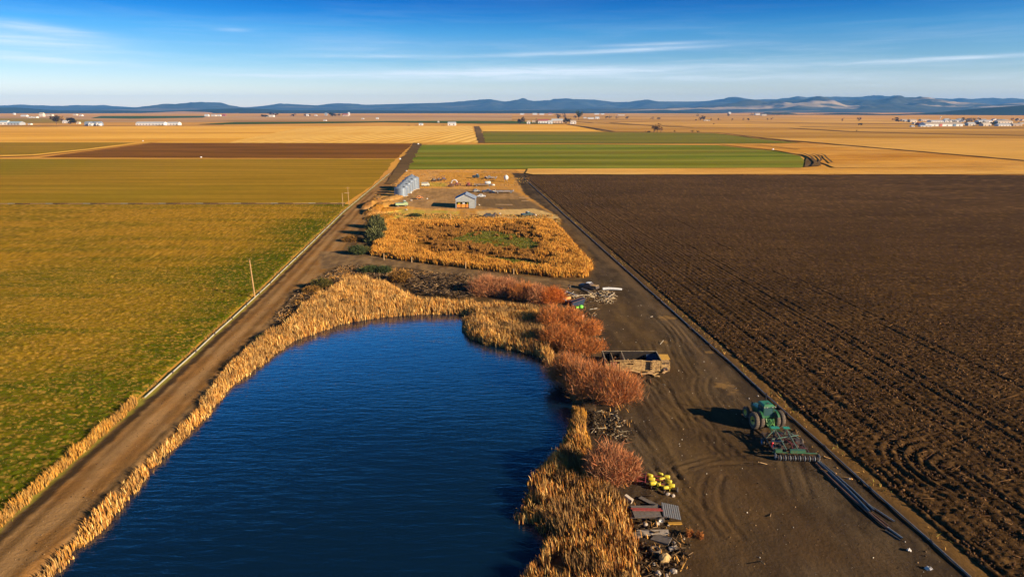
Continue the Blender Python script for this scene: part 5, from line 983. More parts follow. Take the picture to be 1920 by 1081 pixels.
# ------------------------------------------------------------------ farmyard
gal_m = paint('galvanised_steel', (.24, .27, .30), .45, .4, .3, .7, (.15, .18, .21), rust=.05); galr_m = paint('galvanised_roof', (.22, .25, .29), .6, .1, .3, .7)
def G0(px, z=0.0): c = G(*px); return Vector((c.x, c.y, float(ground_z(c.x, c.y)[0]) if z is None else z))
bins = [((752, 367), 3.0, 3.6, 'front grain bin nearest the camera, with a round roof hatch'), ((757.5, 362.5), 3.1, 3.9, 'second grain bin from the front of the row'), ((762.5, 358.5), 3.1, 4.2, 'third grain bin from the front of the row'), ((767, 355.5), 3.2, 4.5, 'fourth grain bin from the front, next to the tallest'), ((773, 353.5), 3.5, 5.4, 'tallest grain bin at the far end of the row')]
for i, (px_, r_, h_, lb) in enumerate(bins):
    c = G0(px_); b_ = empty('grain_bin', c, .4, 'silver ' + lb, 'grain bin', 'silver grain bins by the lane')
    prof = []
    for k in range(int(h_ * 4) + 1): prof.append((r_ + (.03 if k % 2 else 0), k * .25))
    mb = MB(); mb.lathe(prof, None, 40); mb.build('wall', gal_m, b_)
    mb = MB(); vs = []; fs = []; n = 40; zt = prof[-1][1]
    for rad, z in ((r_ + .12, zt - .03), (r_ * .5, zt + r_ * .26), (.38, zt + r_ * .44)):
        for k in range(n): a = 2 * math.pi * k / n; vs.append((rad * math.cos(a), rad * math.sin(a), z + (.05 if k % 2 else 0)))
    for q in range(2):
        for k in range(n): fs.append((q * n + k, q * n + (k + 1) % n, (q + 1) * n + (k + 1) % n, (q + 1) * n + k))
    mb.raw(vs, fs); rf = mb.build('roof', galr_m, b_)
    mb = MB(); mb.lathe([(.42, 0), (.42, .22), (.46, .24), (.46, .30), (.001, .42)], Matrix.Translation((0, 0, zt + r_ * .42)), 16); mb.build('cap', gal_m, rf)
    mb = MB(); a = -.9; mb.lathe([(.001, 0), (.62, .02), (.62, .12), (.001, .16)], Matrix.Translation((math.cos(a) * r_ * .62, math.sin(a) * r_ * .62, zt + r_ * .24)) @ Matrix.Rotation(.35, 4, 'Y'), 16); mb.build('hatch', dark_m, rf)
    mb = MB()
    for s_ in (-.2, .2): mb.bar((math.cos(-1.2) * (r_ + .1) + s_, math.sin(-1.2) * (r_ + .1), .3), (math.cos(-1.2) * (r_ + .1) + s_, math.sin(-1.2) * (r_ + .1), zt), .05)
    for k in range(int(zt / .35)): mb.bar((math.cos(-1.2) * (r_ + .1) - .2, math.sin(-1.2) * (r_ + .1), .4 + .35 * k), (math.cos(-1.2) * (r_ + .1) + .2, math.sin(-1.2) * (r_ + .1), .4 + .35 * k), .04)
    mb.build('ladder', steel_m, b_)
    mb = MB(); mb.lathe([(r_ + .25, 0), (r_ + .25, .12), (.001, .121)], None, 30); mb.build('concrete_base', conc_m, b_)
# open shed with a ribbed roof
a, b = G0((854.5, 390)), G0((890.5, 390.5)); sw = (b - a).length; sd_ = 9.0; sh = 3.6; sh2 = 5.4
sr = empty('machine_shed', (a + b) / 2, 0, 'grey metal machine shed with pitched roof and open front', 'shed'); hw = sw / 2; ow = hw * .72
wm = paint('shed_cladding', (.34, .34, .30), .6, .1, .15, 1, (.28, .28, .25)); 
mb = MB(); x1_, x2_ = -hw + .35, hw - 2.4
mb.raw([(-hw, 0, 0), (x1_, 0, 0), (x1_, 0, 2.5), (x2_, 0, 2.5), (x2_, 0, 0), (hw, 0, 0), (hw, 0, sh), (0, 0, sh2), (-hw, 0, sh), (x1_, 0, sh), (x2_, 0, sh)], [(0, 1, 2, 9, 8), (2, 3, 10, 9), (3, 4, 5, 6, 10), (8, 9, 10, 6, 7)]); mb.build('front_wall', wm, sr)
mb = MB(); mb.box((-hw, sd_ / 2, sh / 2), (.08, sd_, sh)); mb.build('side_wall', gal_m, sr); mb = MB(); mb.box((hw, sd_ / 2, sh / 2), (.08, sd_, sh)); mb.build('side_wall', gal_m, sr)
mb = MB(); mb.raw([(-hw, sd_, 0), (hw, sd_, 0), (hw, sd_, sh), (0, sd_, sh2), (-hw, sd_, sh)], [(0, 1, 2, 3, 4)]); mb.build('back_wall', wm, sr)
for s_ in (-1, 1):
    mb = MB(); vs = []; fs = []; n = 24
    for k in range(n + 1):
        y = -.35 + (sd_ + .7) * k / n; z_ = .05 * (k % 2); vs += [(0, y, sh2 + .12 + z_), (s_ * (hw + .4), y, sh - .02 + z_)]
    for k in range(n): fs.append((2 * k, 2 * k + 1, 2 * k + 3, 2 * k + 2))
    mb.raw(vs, fs); mb.build('roof', galr_m, sr)
mb = MB(); mb.bar((-hw, -.04, sh - .02), (0, -.04, sh2 + .02), .10, .2); mb.bar((hw, -.04, sh - .02), (0, -.04, sh2 + .02), .10, .2); mb.build('roof_trim', white_p, sr)
mb = MB(); mb.box(((x1_ + x2_) / 2, 3.0, 1.2), (x2_ - x1_ - .4, .06, 2.3)); mb.build('inner_partition', paint('straw_bales', A(226, 150, 50), .9, 0, .4, 1.2, A(190, 110, 34)), sr)
# things stored in the shed mouth
for i, (dx, w_, h_, m_, lb) in enumerate(((-2.6, 1.75, 2.1, orange_m, 'orange crate stack at the left of the shed opening'), (-.75, 1.8, 2.2, MATS['straw_bales'], 'pale box in the middle of the shed opening'), (1.05, 1.7, 2.2, orange_m, 'orange red machine at the right of the shed opening'))):
    o = empty('stored_load', (sr.location.x + dx, sr.location.y + .55, 0), 0, lb, 'stored load'); mb = MB(); mb.box((0, 0, .25 + h_ * .3), (w_ * .9, .8, h_ * .6)); mb.build('box', m_, o)
    mb = MB(); mb.box((0, 0, .08), (w_, .9, .12)); mb.build('pallet', dark_m, o); mb = MB(); mb.box((.1, 0, .28 + h_ * .72), (w_ * .5, .6, h_ * .22)); mb.build('top_box', yell_m if i != 1 else white_p, o)

def vehicle(px_, L, body_m, label, rz=0.0, kind='pickup', cat='vehicle', top_m=None, name=None):
    c = G0(px_, None); o = empty(name or ('parked_' + kind), c, rz, label, cat); hl = L / 2; w_ = 1.85 if kind != 'truck' else 2.3
    P = {'pickup': [(-hl, .45), (-hl, 1.0), (-hl * .1, 1.0), (-hl * .05, 1.65), (hl * .38, 1.65), (hl * .55, 1.08), (hl * .95, .98), (hl, .5)], 'car': [(-hl, .4), (-hl, .9), (-hl * .75, 1.0), (-hl * .5, 1.42), (hl * .15, 1.42), (hl * .42, .95), (hl * .95, .8), (hl, .4)],
         'truck': [(-hl, .7), (-hl, 1.5), (hl * .3, 1.5), (hl * .32, 2.3), (hl * .68, 2.3), (hl * .76, 1.6), (hl, 1.5), (hl, .6)], 'van': [(-hl, .4), (-hl, 1.9), (hl * .6, 1.95), (hl * .85, 1.2), (hl, 1.05), (hl, .4)]}[kind]
    RX = Matrix.Rotation(math.pi / 2, 4, 'X'); mb = MB(); mb.prism(P, -w_ / 2, w_ / 2, RX); bd = mb.build('body', body_m, o)
    top = max(p[1] for p in P); xt = [p[0] for p in P if p[1] > top - .1]; mb = MB(); mb.box(((min(xt) + max(xt)) / 2, 0, top - .34), ((max(xt) - min(xt)) * .96, w_ + .03, .36)); mb.box((max(xt) + .12, 0, top - .38), (.26, w_ * .86, .34), ry=.5); mb.build('windows', glass_m, o)
    if top_m: mb = MB(); mb.box(((min(xt) + max(xt)) / 2, 0, top + .03), ((max(xt) - min(xt)) * .95, w_ * .9, .05)); mb.build('roof', top_m, o)
    for x in (-hl * .62, hl * .62):
        for y in (-w_ / 2, w_ / 2): wheel(o, (x, y, .36), .36, .24, tyre_m, steel_m).rotation_euler.z = R(90)
    return o
vehicle((753, 387), 5.0, paint('pale_green_paint', (.30, .36, .16), .5), 'old pale green truck with white top left of the shed', .3, 'truck', top_m=white_p)
vehicle((787, 373), 2.9, orange_m, 'small orange vehicle with white side in the middle of the yard', .1, 'car')
vehicle((903, 370), 3.6, white_p, 'small white car just right of the shed roof', .05, 'car')
vehicle((913, 361), 4.6, paint('charcoal_paint', (.05, .05, .07), .3), 'dark pickup with pale roof behind the shed', .02, 'pickup', top_m=steel_m)
vehicle((893, 360), 3.0, steel_m, 'small grey car behind the right corner of the shed', .3, 'car')
vehicle((988, 405), 4.2, paint('dark_green_car', (.03, .05, .035), .35), 'dark green pickup with white cab at the marsh corner', .4, 'pickup', top_m=white_p)
vehicle((918, 407), 4.2, dark_m, 'dark grey wreck half hidden at the top of the marsh', .15, 'car')
vehicle((916, 335), 4.4, paint('maroon_truck', (.06, .02, .02), .4), 'dark truck with white cab at the back of the yard', .05, 'pickup', top_m=white_p)
vehicle((798, 349), 4.0, paint('cream_van_paint', (.62, .55, .42), .5), 'cream van parked right of the grain bins', .1, 'van')
vehicle((892, 334), 3.6, paint('dark_teal_truck', (.03, .06, .06), .4), 'dark green truck at the far side of the yard', -.3, 'truck', top_m=white_p)
def trailer(px_, L, label, deck, ends, rz=0.0, load=None):
    c = G0(px_, None); o = empty('flatbed_trailer', c, rz, label, 'trailer'); mb = MB(); mb.box((0, 0, .95), (L, 2.4, .16)); mb.build('deck', deck, o)
    mb = MB(); mb.box((-L / 2 + .1, 0, 1.3), (.12, 2.4, .6)); mb.build('headboard', ends, o); mb = MB(); mb.box((L / 2 - .1, 0, 1.3), (.12, 2.4, .6)); mb.build('tailboard', ends, o)
    mb = MB(); mb.bar((-L / 2, -1.22, 1.0), (L / 2, -1.22, 1.0), .12); mb.bar((-L / 2, 1.22, 1.0), (L / 2, 1.22, 1.0), .12); mb.build('side_rail', ends, o)
    for x in (-L * .36, L * .36):
        for y in (-1, 1): wheel(o, (x, y, .45), .45, .26, tyre_m, steel_m).rotation_euler.z = R(90)
    if load == 'tank': mb = MB(); mb.lathe([(.001, -1.5), (.6, -1.45), (.8, -1.2), (.8, 1.2), (.6, 1.45), (.001, 1.5)], Matrix.Translation((L * .26, 0, 1.75)) @ AXX, 20); mb.build('tank', white_p, o)
    if load == 'pipes':
        for k in range(5): mb = MB(); mb.tube([(-L * .45, -.8 + .4 * k, 1.12), (L * .2, -.8 + .4 * k, 1.12)], .12, 8); mb.build('pipe', steel_m, o)
    return o
trailer((946, 362), 8.6, 'long flatbed trailer with dark slatted deck and white ends', dark_m, white_p, .02)
trailer((906, 349), 9.0, 'flatbed trailer loaded with pipes and a white tank at its right end', woodg_m, steel_m, .02, 'tank')
trailer((922, 335.5), 6.0, 'short pale flatbed at the back of the yard', wood_m, white_p, .02, 'pipes')
def implement(px_, L, m_, label, rz, seed):
    r = random.Random(seed); c = G0(px_, None); o = empty('old_implement', c, rz, label, 'farm implement'); mb = MB()
    for k in range(3): mb.bar((-L / 2, -1 + k, .7), (L / 2, -1 + k, .75), .14)
    mb.bar((-L * .3, -1, .7), (-L * .3, 1.2, .8), .12); mb.bar((L * .3, -1, .7), (L * .3, 1.2, .8), .12); mb.bar((0, 1, .7), (0, 3, .5), .14); mb.build('frame', m_, o)
    mb = MB(); mb.bar((-L * .2, 0, .7), (-L * .35, .3, 2.2), .14); mb.bar((L * .1, .2, .7), (L * .25, 0, 2.5), .14); mb.bar((-L * .35, .3, 2.2), (L * .25, 0, 2.5), .10); mb.box((L * .05, 0, 1.2), (1.2, .9, .8), rz=.3); mb.build('raised_arm', m_, o)
    for x in (-L * .42, L * .42): wheel(o, (x, 0, .55), .55, .28, tyre_m, m_)
    for k in range(4): x = -L * .4 + L * .26 * k; mb = MB(); mb.lathe([(.001, -.04), (.42, -.05), (.46, 0), (.42, .05), (.001, .04)], Matrix.Translation((x, -1.1, .42)) @ Matrix.Rotation(.3, 4, 'Z') @ AXX, 14); mb.build('disc', rust_m, o)
implement((856, 348), 5.0, paint('maroon_iron', (.16, .03, .02), .8, 0, .4, 2), 'big dark red implement with raised arms in the back yard', .2, 1); implement((878, 349), 2.6, redd_m, 'narrow red implement standing upright behind the shed', .8, 2)
implement((846, 350), 3.0, rust_m, 'rusty ring shaped implement left of the dark red one', -.4, 3); implement((822, 339), 3.4, dark_m, 'dark low implement in a row at the back fence', .1, 4); implement((813, 340), 2.4, woodg_m, 'grey low implement left end of the back row', .3, 5)
implement((832, 338), 2.8, paint('purple_grey', (.14, .09, .10), .8), 'brownish implement right end of the back row', -.1, 6); implement((766, 347), 2.4, dark_m, 'dark implement just beyond the tallest grain bin', .2, 7)
c = G0((852, 343.5)); mb = MB(); mb.tube([(-1.6, 0, .1), (-1.2, 0, 1.3), (0, 0, 1.9), (1.2, 0, 1.3), (1.6, 0, .1)], .28, 8); o = mb.build('white_hoop', white_p); o.location = c; tag(o, 'white curved hoop behind the dark red implement', 'hoop')
c = G0((949, 341)); o = empty('hopper_tank', c, 0, 'pale hopper tank on legs at the right end of the yard', 'tank'); mb = MB(); mb.lathe([(.3, .9), (1.2, 1.8), (1.2, 2.9), (.4, 3.7), (.001, 3.8)], None, 18); mb.build('tank', white_p, o)
for k in range(4): a = math.pi / 4 + k * math.pi / 2; mb = MB(); mb.bar((math.cos(a) * 1.1, math.sin(a) * 1.1, 0), (math.cos(a) * 1.1, math.sin(a) * 1.1, 1.9), .1); mb.build('leg', steel_m, o)
for i, (px_, L_, m_, lb) in enumerate([((983, 371), 4.5, wood_m, 'pale boards beside the right lane, upper pile'), ((984, 377), 3.0, wood_m, 'pale boards beside the right lane, lower pile'), ((945, 384), 7.0, wood_m, 'long thin pale board right of the shed'), ((938, 391), 3.0, dark_m, 'short dark board below the long pale one')]):
    c = G0(px_, None); mb = MB(); mb.box((0, 0, .12), (L_, .5, .18), rz=-.1 if i < 3 else -.9); mb.box((.3, .4, .1), (L_ * .8, .3, .12), rz=.05); o = mb.build('board_pile', m_); o.location = c; tag(o, lb, 'boards')
for i, (px_, s, lb) in enumerate([((925, 361), 1.3, 'round white tank between dark pickup and flatbed'), ((925, 348), 1.1, 'small white container beside the tank trailer'), ((770, 362), .8, 'white bundle right of the grain bins'), ((801, 373), .5, 'tiny white marker right of the orange vehicle'), ((771, 376.5), .9, 'pale heap above the green truck'), ((762, 394), .7, 'pale lump left below the green truck'),
        ((898, 385), .7, 'small pale block right of the shed'), ((999, 404), 1.2, 'pale rock right of the dark green pickup'), ((1004, 405), .9, 'brown rock at the marsh top corner'), ((928, 402), .9, 'dark rock above the marsh, left of two'), ((937, 402), .8, 'pale rock above the marsh, right of two'), ((762, 321), .8, 'white block beside the lane north of the yard')]):
    rock('rock', px_, (s * 1.4, s, s * .8), white_p if 'white' in lb else (dark_m if 'dark' in lb else conc_m), lb, 'rock', 'pale blocks and rocks in the farmyard', 60 + i)
shrub('sage_bush', (778, 406), 2.2, 1.2, 1.1, GRN, 'dark green bush at the upper left of the marsh', 351, 900, group='low bushes on the pond bank', cat='bush', wd=.09)
# posts at the marsh edge
for i, (px_, h_) in enumerate([((845, 412), 2.2), ((720, 487), 1.6), ((772, 492), 1.5), ((873, 503), 1.6), ((963, 514), 1.4)]):
    o = MB().tube([(0, 0, 0), (0, 0, h_)], .13, 6).build('fence_post', wood_m); o.location = G0(px_); tag(o, ['pale post on the upper marsh edge below the shed', 'leftmost post on the lower marsh edge', 'second post from the left on the lower marsh edge', 'third post from the left on the lower marsh edge', 'rightmost post on the lower marsh edge'][i], 'post', 'posts round the marsh')

# ------------------------------------------------------------------ far farms, trees and the town
crown_m = attr_mat('tree_crown', .9, .3, (1, 4))
TD = [A(70, 52, 28, .9), A(56, 44, 24, .9), A(88, 68, 34, .9), A(60, 54, 26, .9)]; TG = [A(60, 62, 30, .9), A(48, 54, 28, .9), A(78, 74, 34, .9)]; TB = [A(150, 108, 54, .9), A(126, 92, 48, .9), A(168, 124, 62, .9)]; TK = [A(44, 38, 24, .9), A(34, 32, 22, .9), A(56, 46, 26, .9)]
def tree(px_, h, w_, cols, label, seed, n=420, group='trees on the plain', trunk=.28, name='tree', cat='tree'):
    c = G0(px_); r = np.random.default_rng(seed); o = empty(name, c, 0, label, cat, group); mb = MB(); th = h * trunk
    mb.tube([(0, 0, -.2), (0, 0, th), (w_ * .05, 0, h * .75)], [h * .035, h * .028, h * .008], 6, False)
    for k in range(5): a = 1.256 * k + r.random(); mb.tube([(0, 0, th * (.8 + .1 * k)), (math.cos(a) * w_ * .3, math.sin(a) * w_ * .3, h * (.55 + .06 * k))], [h * .018, h * .006], 4, False)
    mb.build('trunk', stem_m, o)
    nb = 9; cen = r.normal(0, 1, (nb, 3)) * np.array([w_ * .24, w_ * .24, h * .16]) + np.array([0, 0, th + (h - th) * .5]); k = r.integers(0, nb, n); d = r.normal(0, 1, (n, 3)); d /= np.linalg.norm(d, axis=1, keepdims=True)
    p = cen[k] + d * (r.random((n, 1)) ** .4) * np.array([w_ * .24, w_ * .24, h * .2]); p[:, 2] = np.clip(p[:, 2], th * .5, h); s = (w_ * .055) * (.6 + .8 * r.random((n, 1, 1)))
    V = (p[:, None] + r.normal(0, 1, (n, 3, 3)) * s).reshape(-1, 3); F = np.arange(3 * n).reshape(-1, 3); C = np.repeat((np.asarray(cols)[r.integers(0, len(cols), n)] * (.7 + .6 * r.random((n, 1))))[:, None], 3, 1).reshape(-1, 3)
    mesh_np('crown', V, F, crown_m, C, o); return o
def house(px_, wpx, hpx, dep, wall, roof, label, name='farm_building', cat='building', group=None, gable=0, rz=0.0, doors=1):
    """width and height as seen in photo pixels; gable=1 shows the gable end"""
    c = G0(px_); m_px = c.y / (FPX * CP) * 1.0 * 1.0; w_ = wpx * m_px; h_ = hpx * m_px; o = empty(name, c, rz, label, cat, group); he = h_ * (.62 if not gable else .58); hw_ = w_ / 2
    mb = MB(); mb.box((0, dep / 2, he / 2), (w_, dep, he))
    if gable: mb.raw([(-hw_, 0, he), (hw_, 0, he), (0, 0, h_), (-hw_, dep, he), (hw_, dep, he), (0, dep, h_)], [(0, 1, 2), (4, 3, 5)])
    else: mb.raw([(-hw_, 0, he), (-hw_, dep, he), (-hw_, dep / 2, h_), (hw_, 0, he), (hw_, dep, he), (hw_, dep / 2, h_)], [(1, 0, 2), (3, 4, 5)])
    wl_ = mb.build('wall', wall, o); mb = MB(); e = .4
    if gable:
        for s_ in (-1, 1): mb.raw([(0, -e, h_ + .1), (s_ * (hw_ + e), -e, he - .1), (s_ * (hw_ + e), dep + e, he - .1), (0, dep + e, h_ + .1)], [(0, 1, 2, 3)])
    else:
        mb.raw([(-hw_ - e, -e, he - .1), (hw_ + e, -e, he - .1), (hw_ + e, dep / 2, h_ + .1), (-hw_ - e, dep / 2, h_ + .1)], [(0, 1, 2, 3)]); mb.raw([(-hw_ - e, dep + e, he - .1), (hw_ + e, dep + e, he - .1), (hw_ + e, dep / 2, h_ + .1), (-hw_ - e, dep / 2, h_ + .1)], [(3, 2, 1, 0)])
    mb.build('roof', roof, o)
    n = max(1, min(6, int(w_ / 7))) if doors else 0
    for k in range(n): x = -hw_ + w_ * (k + .5) / n; mb = MB(); mb.box((x, -.03, he * .42), (min(2.4, w_ / n * .4), .08, he * .5)); mb.build('door' if k % 3 == 0 else 'window', dark_m, o)
    return o
ww = paint('white_walls', (.62, .57, .50), .7, 0, .12, .3); wc = paint('cream_walls', (.62, .50, .36), .8, 0, .2, .3); wt = paint('tan_walls', (.48, .34, .22), .8, 0, .2, .3); wg = paint('grey_walls', (.30, .30, .29), .7, 0, .2, .3)
rg = paint('grey_roof', (.20, .23, .27), .6, 0, .2, .3); rr2 = paint('red_roof', (.30, .07, .05), .7, 0, .2, .3); rw = paint('white_roof', (.42, .42, .41), .6, 0, .15, .3); rt2 = paint('tan_roof', (.40, .30, .20), .8, 0, .2, .3); rgr = paint('greenhouse_roof', (.32, .42, .44), .4, 0, .2, .3)
for a in [
    # left farm
    ((6, 234), 14, 7, 16, ww, rgr, 'white building cut by the left frame edge'), ((25, 234.5), 22, 6, 22, wg, rgr, 'long pale blue greenhouse roof at the far left'), ((55, 234), 5, 2.5, 8, ww, rw, 'tiny white shed right of the greenhouse'),
    ((122, 231), 9, 5, 10, ww, rw, 'small white house between the two dark trees'), ((146, 232.5), 5, 4, 8, wc, rt2, 'small cream shed right of the dark trees'),
    ((44, 219), 10, 3.4, 20, ww, rw, 'low white barn far beyond the greenhouse, leftmost'), ((55, 221.5), 6, 3, 18, ww, rt2, 'small white barn right of the leftmost far barn'), ((64, 221.5), 8, 3, 18, ww, rt2, 'third low far barn from the left'), ((77, 219), 7, 7, 20, wc, rt2, 'taller tan far house beyond the greenhouse'), ((92, 217.5), 10, 3, 20, wc, rt2, 'low tan building right of the taller tan house'), ((140, 216.6), 6, 2.6, 20, wc, rt2, 'tiny cream house beyond the two dark trees'), ((151, 217.6), 4, 2.4, 20, ww, rw, 'tiny white house far beyond the dark trees'), ((26, 215.2), 3, 3, 12, ww, rw, 'tiny white speck of a house at the left horizon'),
    # long barns
    ((269, 235.5), 27, 6.5, 18, ww, rw, 'long white barn, left of the three in line'), ((296, 235.5), 22, 6.5, 18, ww, rw, 'long white barn, middle of the three in line'), ((323, 235.2), 21, 6.0, 18, ww, rw, 'long white barn, right of the three in line'),
    ((387, 218.6), 7, 4, 16, ww, rw, 'small white barn below the blue butte'), ((400, 218.4), 8, 3, 16, wc, rw, 'cream barn right of the small white one'), ((410, 218.2), 6, 3, 16, ww, rw, 'white barn between cream barn and red shed'), ((419, 217.6), 6, 3.2, 16, rr2, rr2, 'small red shed under the butte'),
    ((505, 219.6), 15, 4, 20, ww, wt, 'white farmhouse with dark trees, left of centre'), ((576, 218), 4, 4, 12, ww, rw, 'white house between two dark shrubs'), ((592, 217.6), 4, 2.2, 12, ww, rw, 'tiny white hut by itself on the tan land'), ((611, 217), 4, 5, 12, wg, rg, 'grey tower shaped shed left of dark trees'), ((647, 218.6), 10, 5, 20, wt, rr2, 'brown barn with reddish roof left of centre'), ((654, 217), 3, 6, 10, ww, rw, 'narrow white silo right of the brown barn'),
    ((609, 227.2), 5, 2.4, 10, ww, rw, 'tiny pale hut beside the dark green strip'), ((707, 223.6), 4, 3, 10, ww, rw, 'tiny white hut at the end of the dark green strip'), ((680, 223.8), 4, 2.2, 10, wc, rw, 'tiny cream hut above the dark green strip'),
    # mid sheds
    ((847, 235.5), 14, 6.2, 14, ww, rw, 'white shed with dark opening behind the striped field'), ((789, 235.3), 7, 4, 8, ww, rw, 'small white shed beside dark machines in the gold field'), ((822, 230.6), 2.4, 3.4, 6, ww, rw, 'white hut between the shed and the machines'),
    # farmstead in the centre
    ((991, 232.5), 6, 6, 12, ww, rt2, 'cream house at the left of the centre farmstead'), ((1019, 231.8), 19, 7.5, 14, ww, rr2, 'pinkish white house with dark red roof in the centre farmstead'), ((1032, 232.6), 8, 6, 10, ww, rw, 'white annex beside the red roofed house'), ((1045, 231.6), 20, 8, 16, wt, rw, 'tan barn with pale roof in the centre farmstead'), ((1075, 232.5), 10, 6.5, 14, ww, rt2, 'white and pink house right of the farmstead trees'), ((1001, 230.4), 6, 4, 10, wt, wt, 'small brown shed inside the centre farmstead'),
    ((1108, 223.6), 11, 3.2, 16, ww, rw, 'long white shed right of the lone dark tree'), ((1120, 223.4), 7, 4, 16, ww, rw, 'white barn at the right end of the far sheds'), ((1097, 222.6), 5, 2.6, 14, wc, rw, 'tiny cream shed nearest the lone dark tree'), ((979, 215.3), 7, 2.6, 20, ww, rw, 'pale house far behind the centre farmstead, first from left'), ((1003, 215.4), 8, 3, 20, ww, rw, 'pale house far behind the centre farmstead, second from left'), ((1016, 215.5), 8, 2.6, 20, ww, rw, 'pale house far behind the centre farmstead, third from left'), ((1032, 215.8), 7, 3.4, 20, wt, rr2, 'reddish house far behind the farmstead, rightmost'),
    ((1119, 215), 8, 2.4, 20, ww, rw, 'low white shed at the foot of the pine ridge'), ((1130, 215), 6, 2.2, 20, ww, rw, 'second low white shed at the foot of the pine ridge'), ((1165, 217), 12, 2.4, 20, wc, rt2, 'low tan building right of the pine ridge sheds'), ((1326, 227), 10, 2.6, 12, wc, rt2, 'cream house right of the two dark round trees'), ((1368.5, 213.8), 4, 3.6, 20, ww, rw, 'bright white house alone on the horizon'), ((1421, 216), 8, 3.6, 20, ww, rt2, 'white house among pines on the horizon'), ((1433, 217.2), 9, 3, 20, wc, rt2, 'cream house right of the horizon pines')]:
    house(*a)
# the town at the right edge: the big sheds one by one
for a in [((1770, 237.5), 66, 7.6, 26, ww, rt2, 'long white warehouse with a red bay at the edge of town'), ((1736, 235.2), 22, 5, 20, rr2, rr2, 'dark red roofed shed at the left end of the warehouse'), ((1737, 238.2), 20, 3.2, 12, ww, rw, 'low white wall of sheds before the red roof'), ((1712, 238.4), 5, 3, 8, ww, rw, 'small white hut leftmost before the town'),
          ((1790, 229.2), 34, 4.4, 24, ww, rw, 'white roofed hall behind the long warehouse, right one'), ((1758, 230), 22, 4.4, 24, ww, rw, 'white roofed hall behind the long warehouse, left one'), ((1851, 236.8), 14, 6, 16, wc, wc, 'peach coloured block right of the town trees'), ((1848, 229.8), 24, 4.4, 20, ww, rw, 'long pale roof right of the mast'), ((1884, 237.2), 22, 5, 16, ww, rw, 'white sheds at the right of the town'), ((1885, 231.6), 26, 5.6, 18, wc, rt2, 'peach roofed hall at the right of the town'), ((1908, 236.6), 16, 5, 16, wt, rt2, 'brown sheds cut by the right frame edge'),
          ((1713, 229.6), 12, 5.6, 16, wc, rt2, 'white and tan house left of the halls'), ((1697, 227.6), 10, 4, 14, wc, rt2, 'tan house leftmost in the town'), ((1736, 227), 16, 3.6, 18, wc, rt2, 'pale flat roof left of the mid town trees'), ((1822, 236.4), 12, 6.5, 14, wc, rw, 'cream gable at the right end of the long warehouse')]:
    house(*a, cat='building')
c = G0((1765.5, 237.5)); 
for k, (px_, w_, m_, lb) in enumerate([((1766, 237.6), 5, paint('red_bay', (.45, .10, .06), .6), 'red bay'), ((1792, 237.6), 5, paint('blue_bay', (.12, .18, .24), .6), 'blue bay')]):
    c = G0(px_); par = [o for o in bpy.data.objects if o.get('label', '').startswith('long white warehouse')][0]; mpx = c.y / (FPX * CP); mb = MB(); mb.box((c.x - par.location.x, -.6, 3.0), (w_ * mpx, .6, 6.4)); mb.build('bay_door', m_, par)
q = random.Random(77); k = 0
for i in range(60):
    x = q.uniform(1690, 1930); y = q.choice([226.5, 227.5, 228.3, 233, 234.5]) + q.uniform(-.4, .4) + (1690 < x < 1740) * 0
    if i < 34: house((x, y), q.uniform(4, 9), q.uniform(2.4, 4.2), 12, q.choice([ww, wc, wc, wt]), q.choice([rw, rt2, rt2, rg]), 'small pale house among the many of the town at the right', name='town_house', group='small houses of the town', doors=1, gable=q.random() < .4)
    else: tree((q.choice([q.uniform(1800, 1845), q.uniform(1700, 1925), q.uniform(1800, 1870)]), y + 1), q.uniform(7, 12), q.uniform(7, 14), TK if q.random() < .6 else TG, 'dark tree standing among the town houses', 900 + i, 160, group='trees of the town')
for i, (px_, h_) in enumerate([((1763, 224), 7), ((1833, 226), 12)]):
    c = G0(px_); o = empty('water_tower' if i == 0 else 'radio_mast', c, 0, 'small pale water tower above the town roofs' if i == 0 else 'thin pale mast above the town trees', 'tower'); mpx = c.y / (FPX * CP); H_ = h_ * mpx * .6
    if i == 0: mb = MB(); mb.tube([(0, 0, 0), (0, 0, H_)], .7, 8); mb.build('stem', ww, o); mb = MB(); mb.lathe([(.001, H_ - 2), (2.2, H_ - 1), (2.8, H_ + .6), (2.0, H_ + 2), (.001, H_ + 2.5)], None, 14); mb.build('tank', ww, o)
    else: mb = MB(); mb.tube([(0, 0, 0), (0, 0, H_ + 4)], [.6, .25], 6); mb.build('mast', ww, o); mb = MB(); mb.bar((-2.2, 0, H_ * .7), (2.2, 0, H_ * .7), .4); mb.build('crossbar', ww, o)
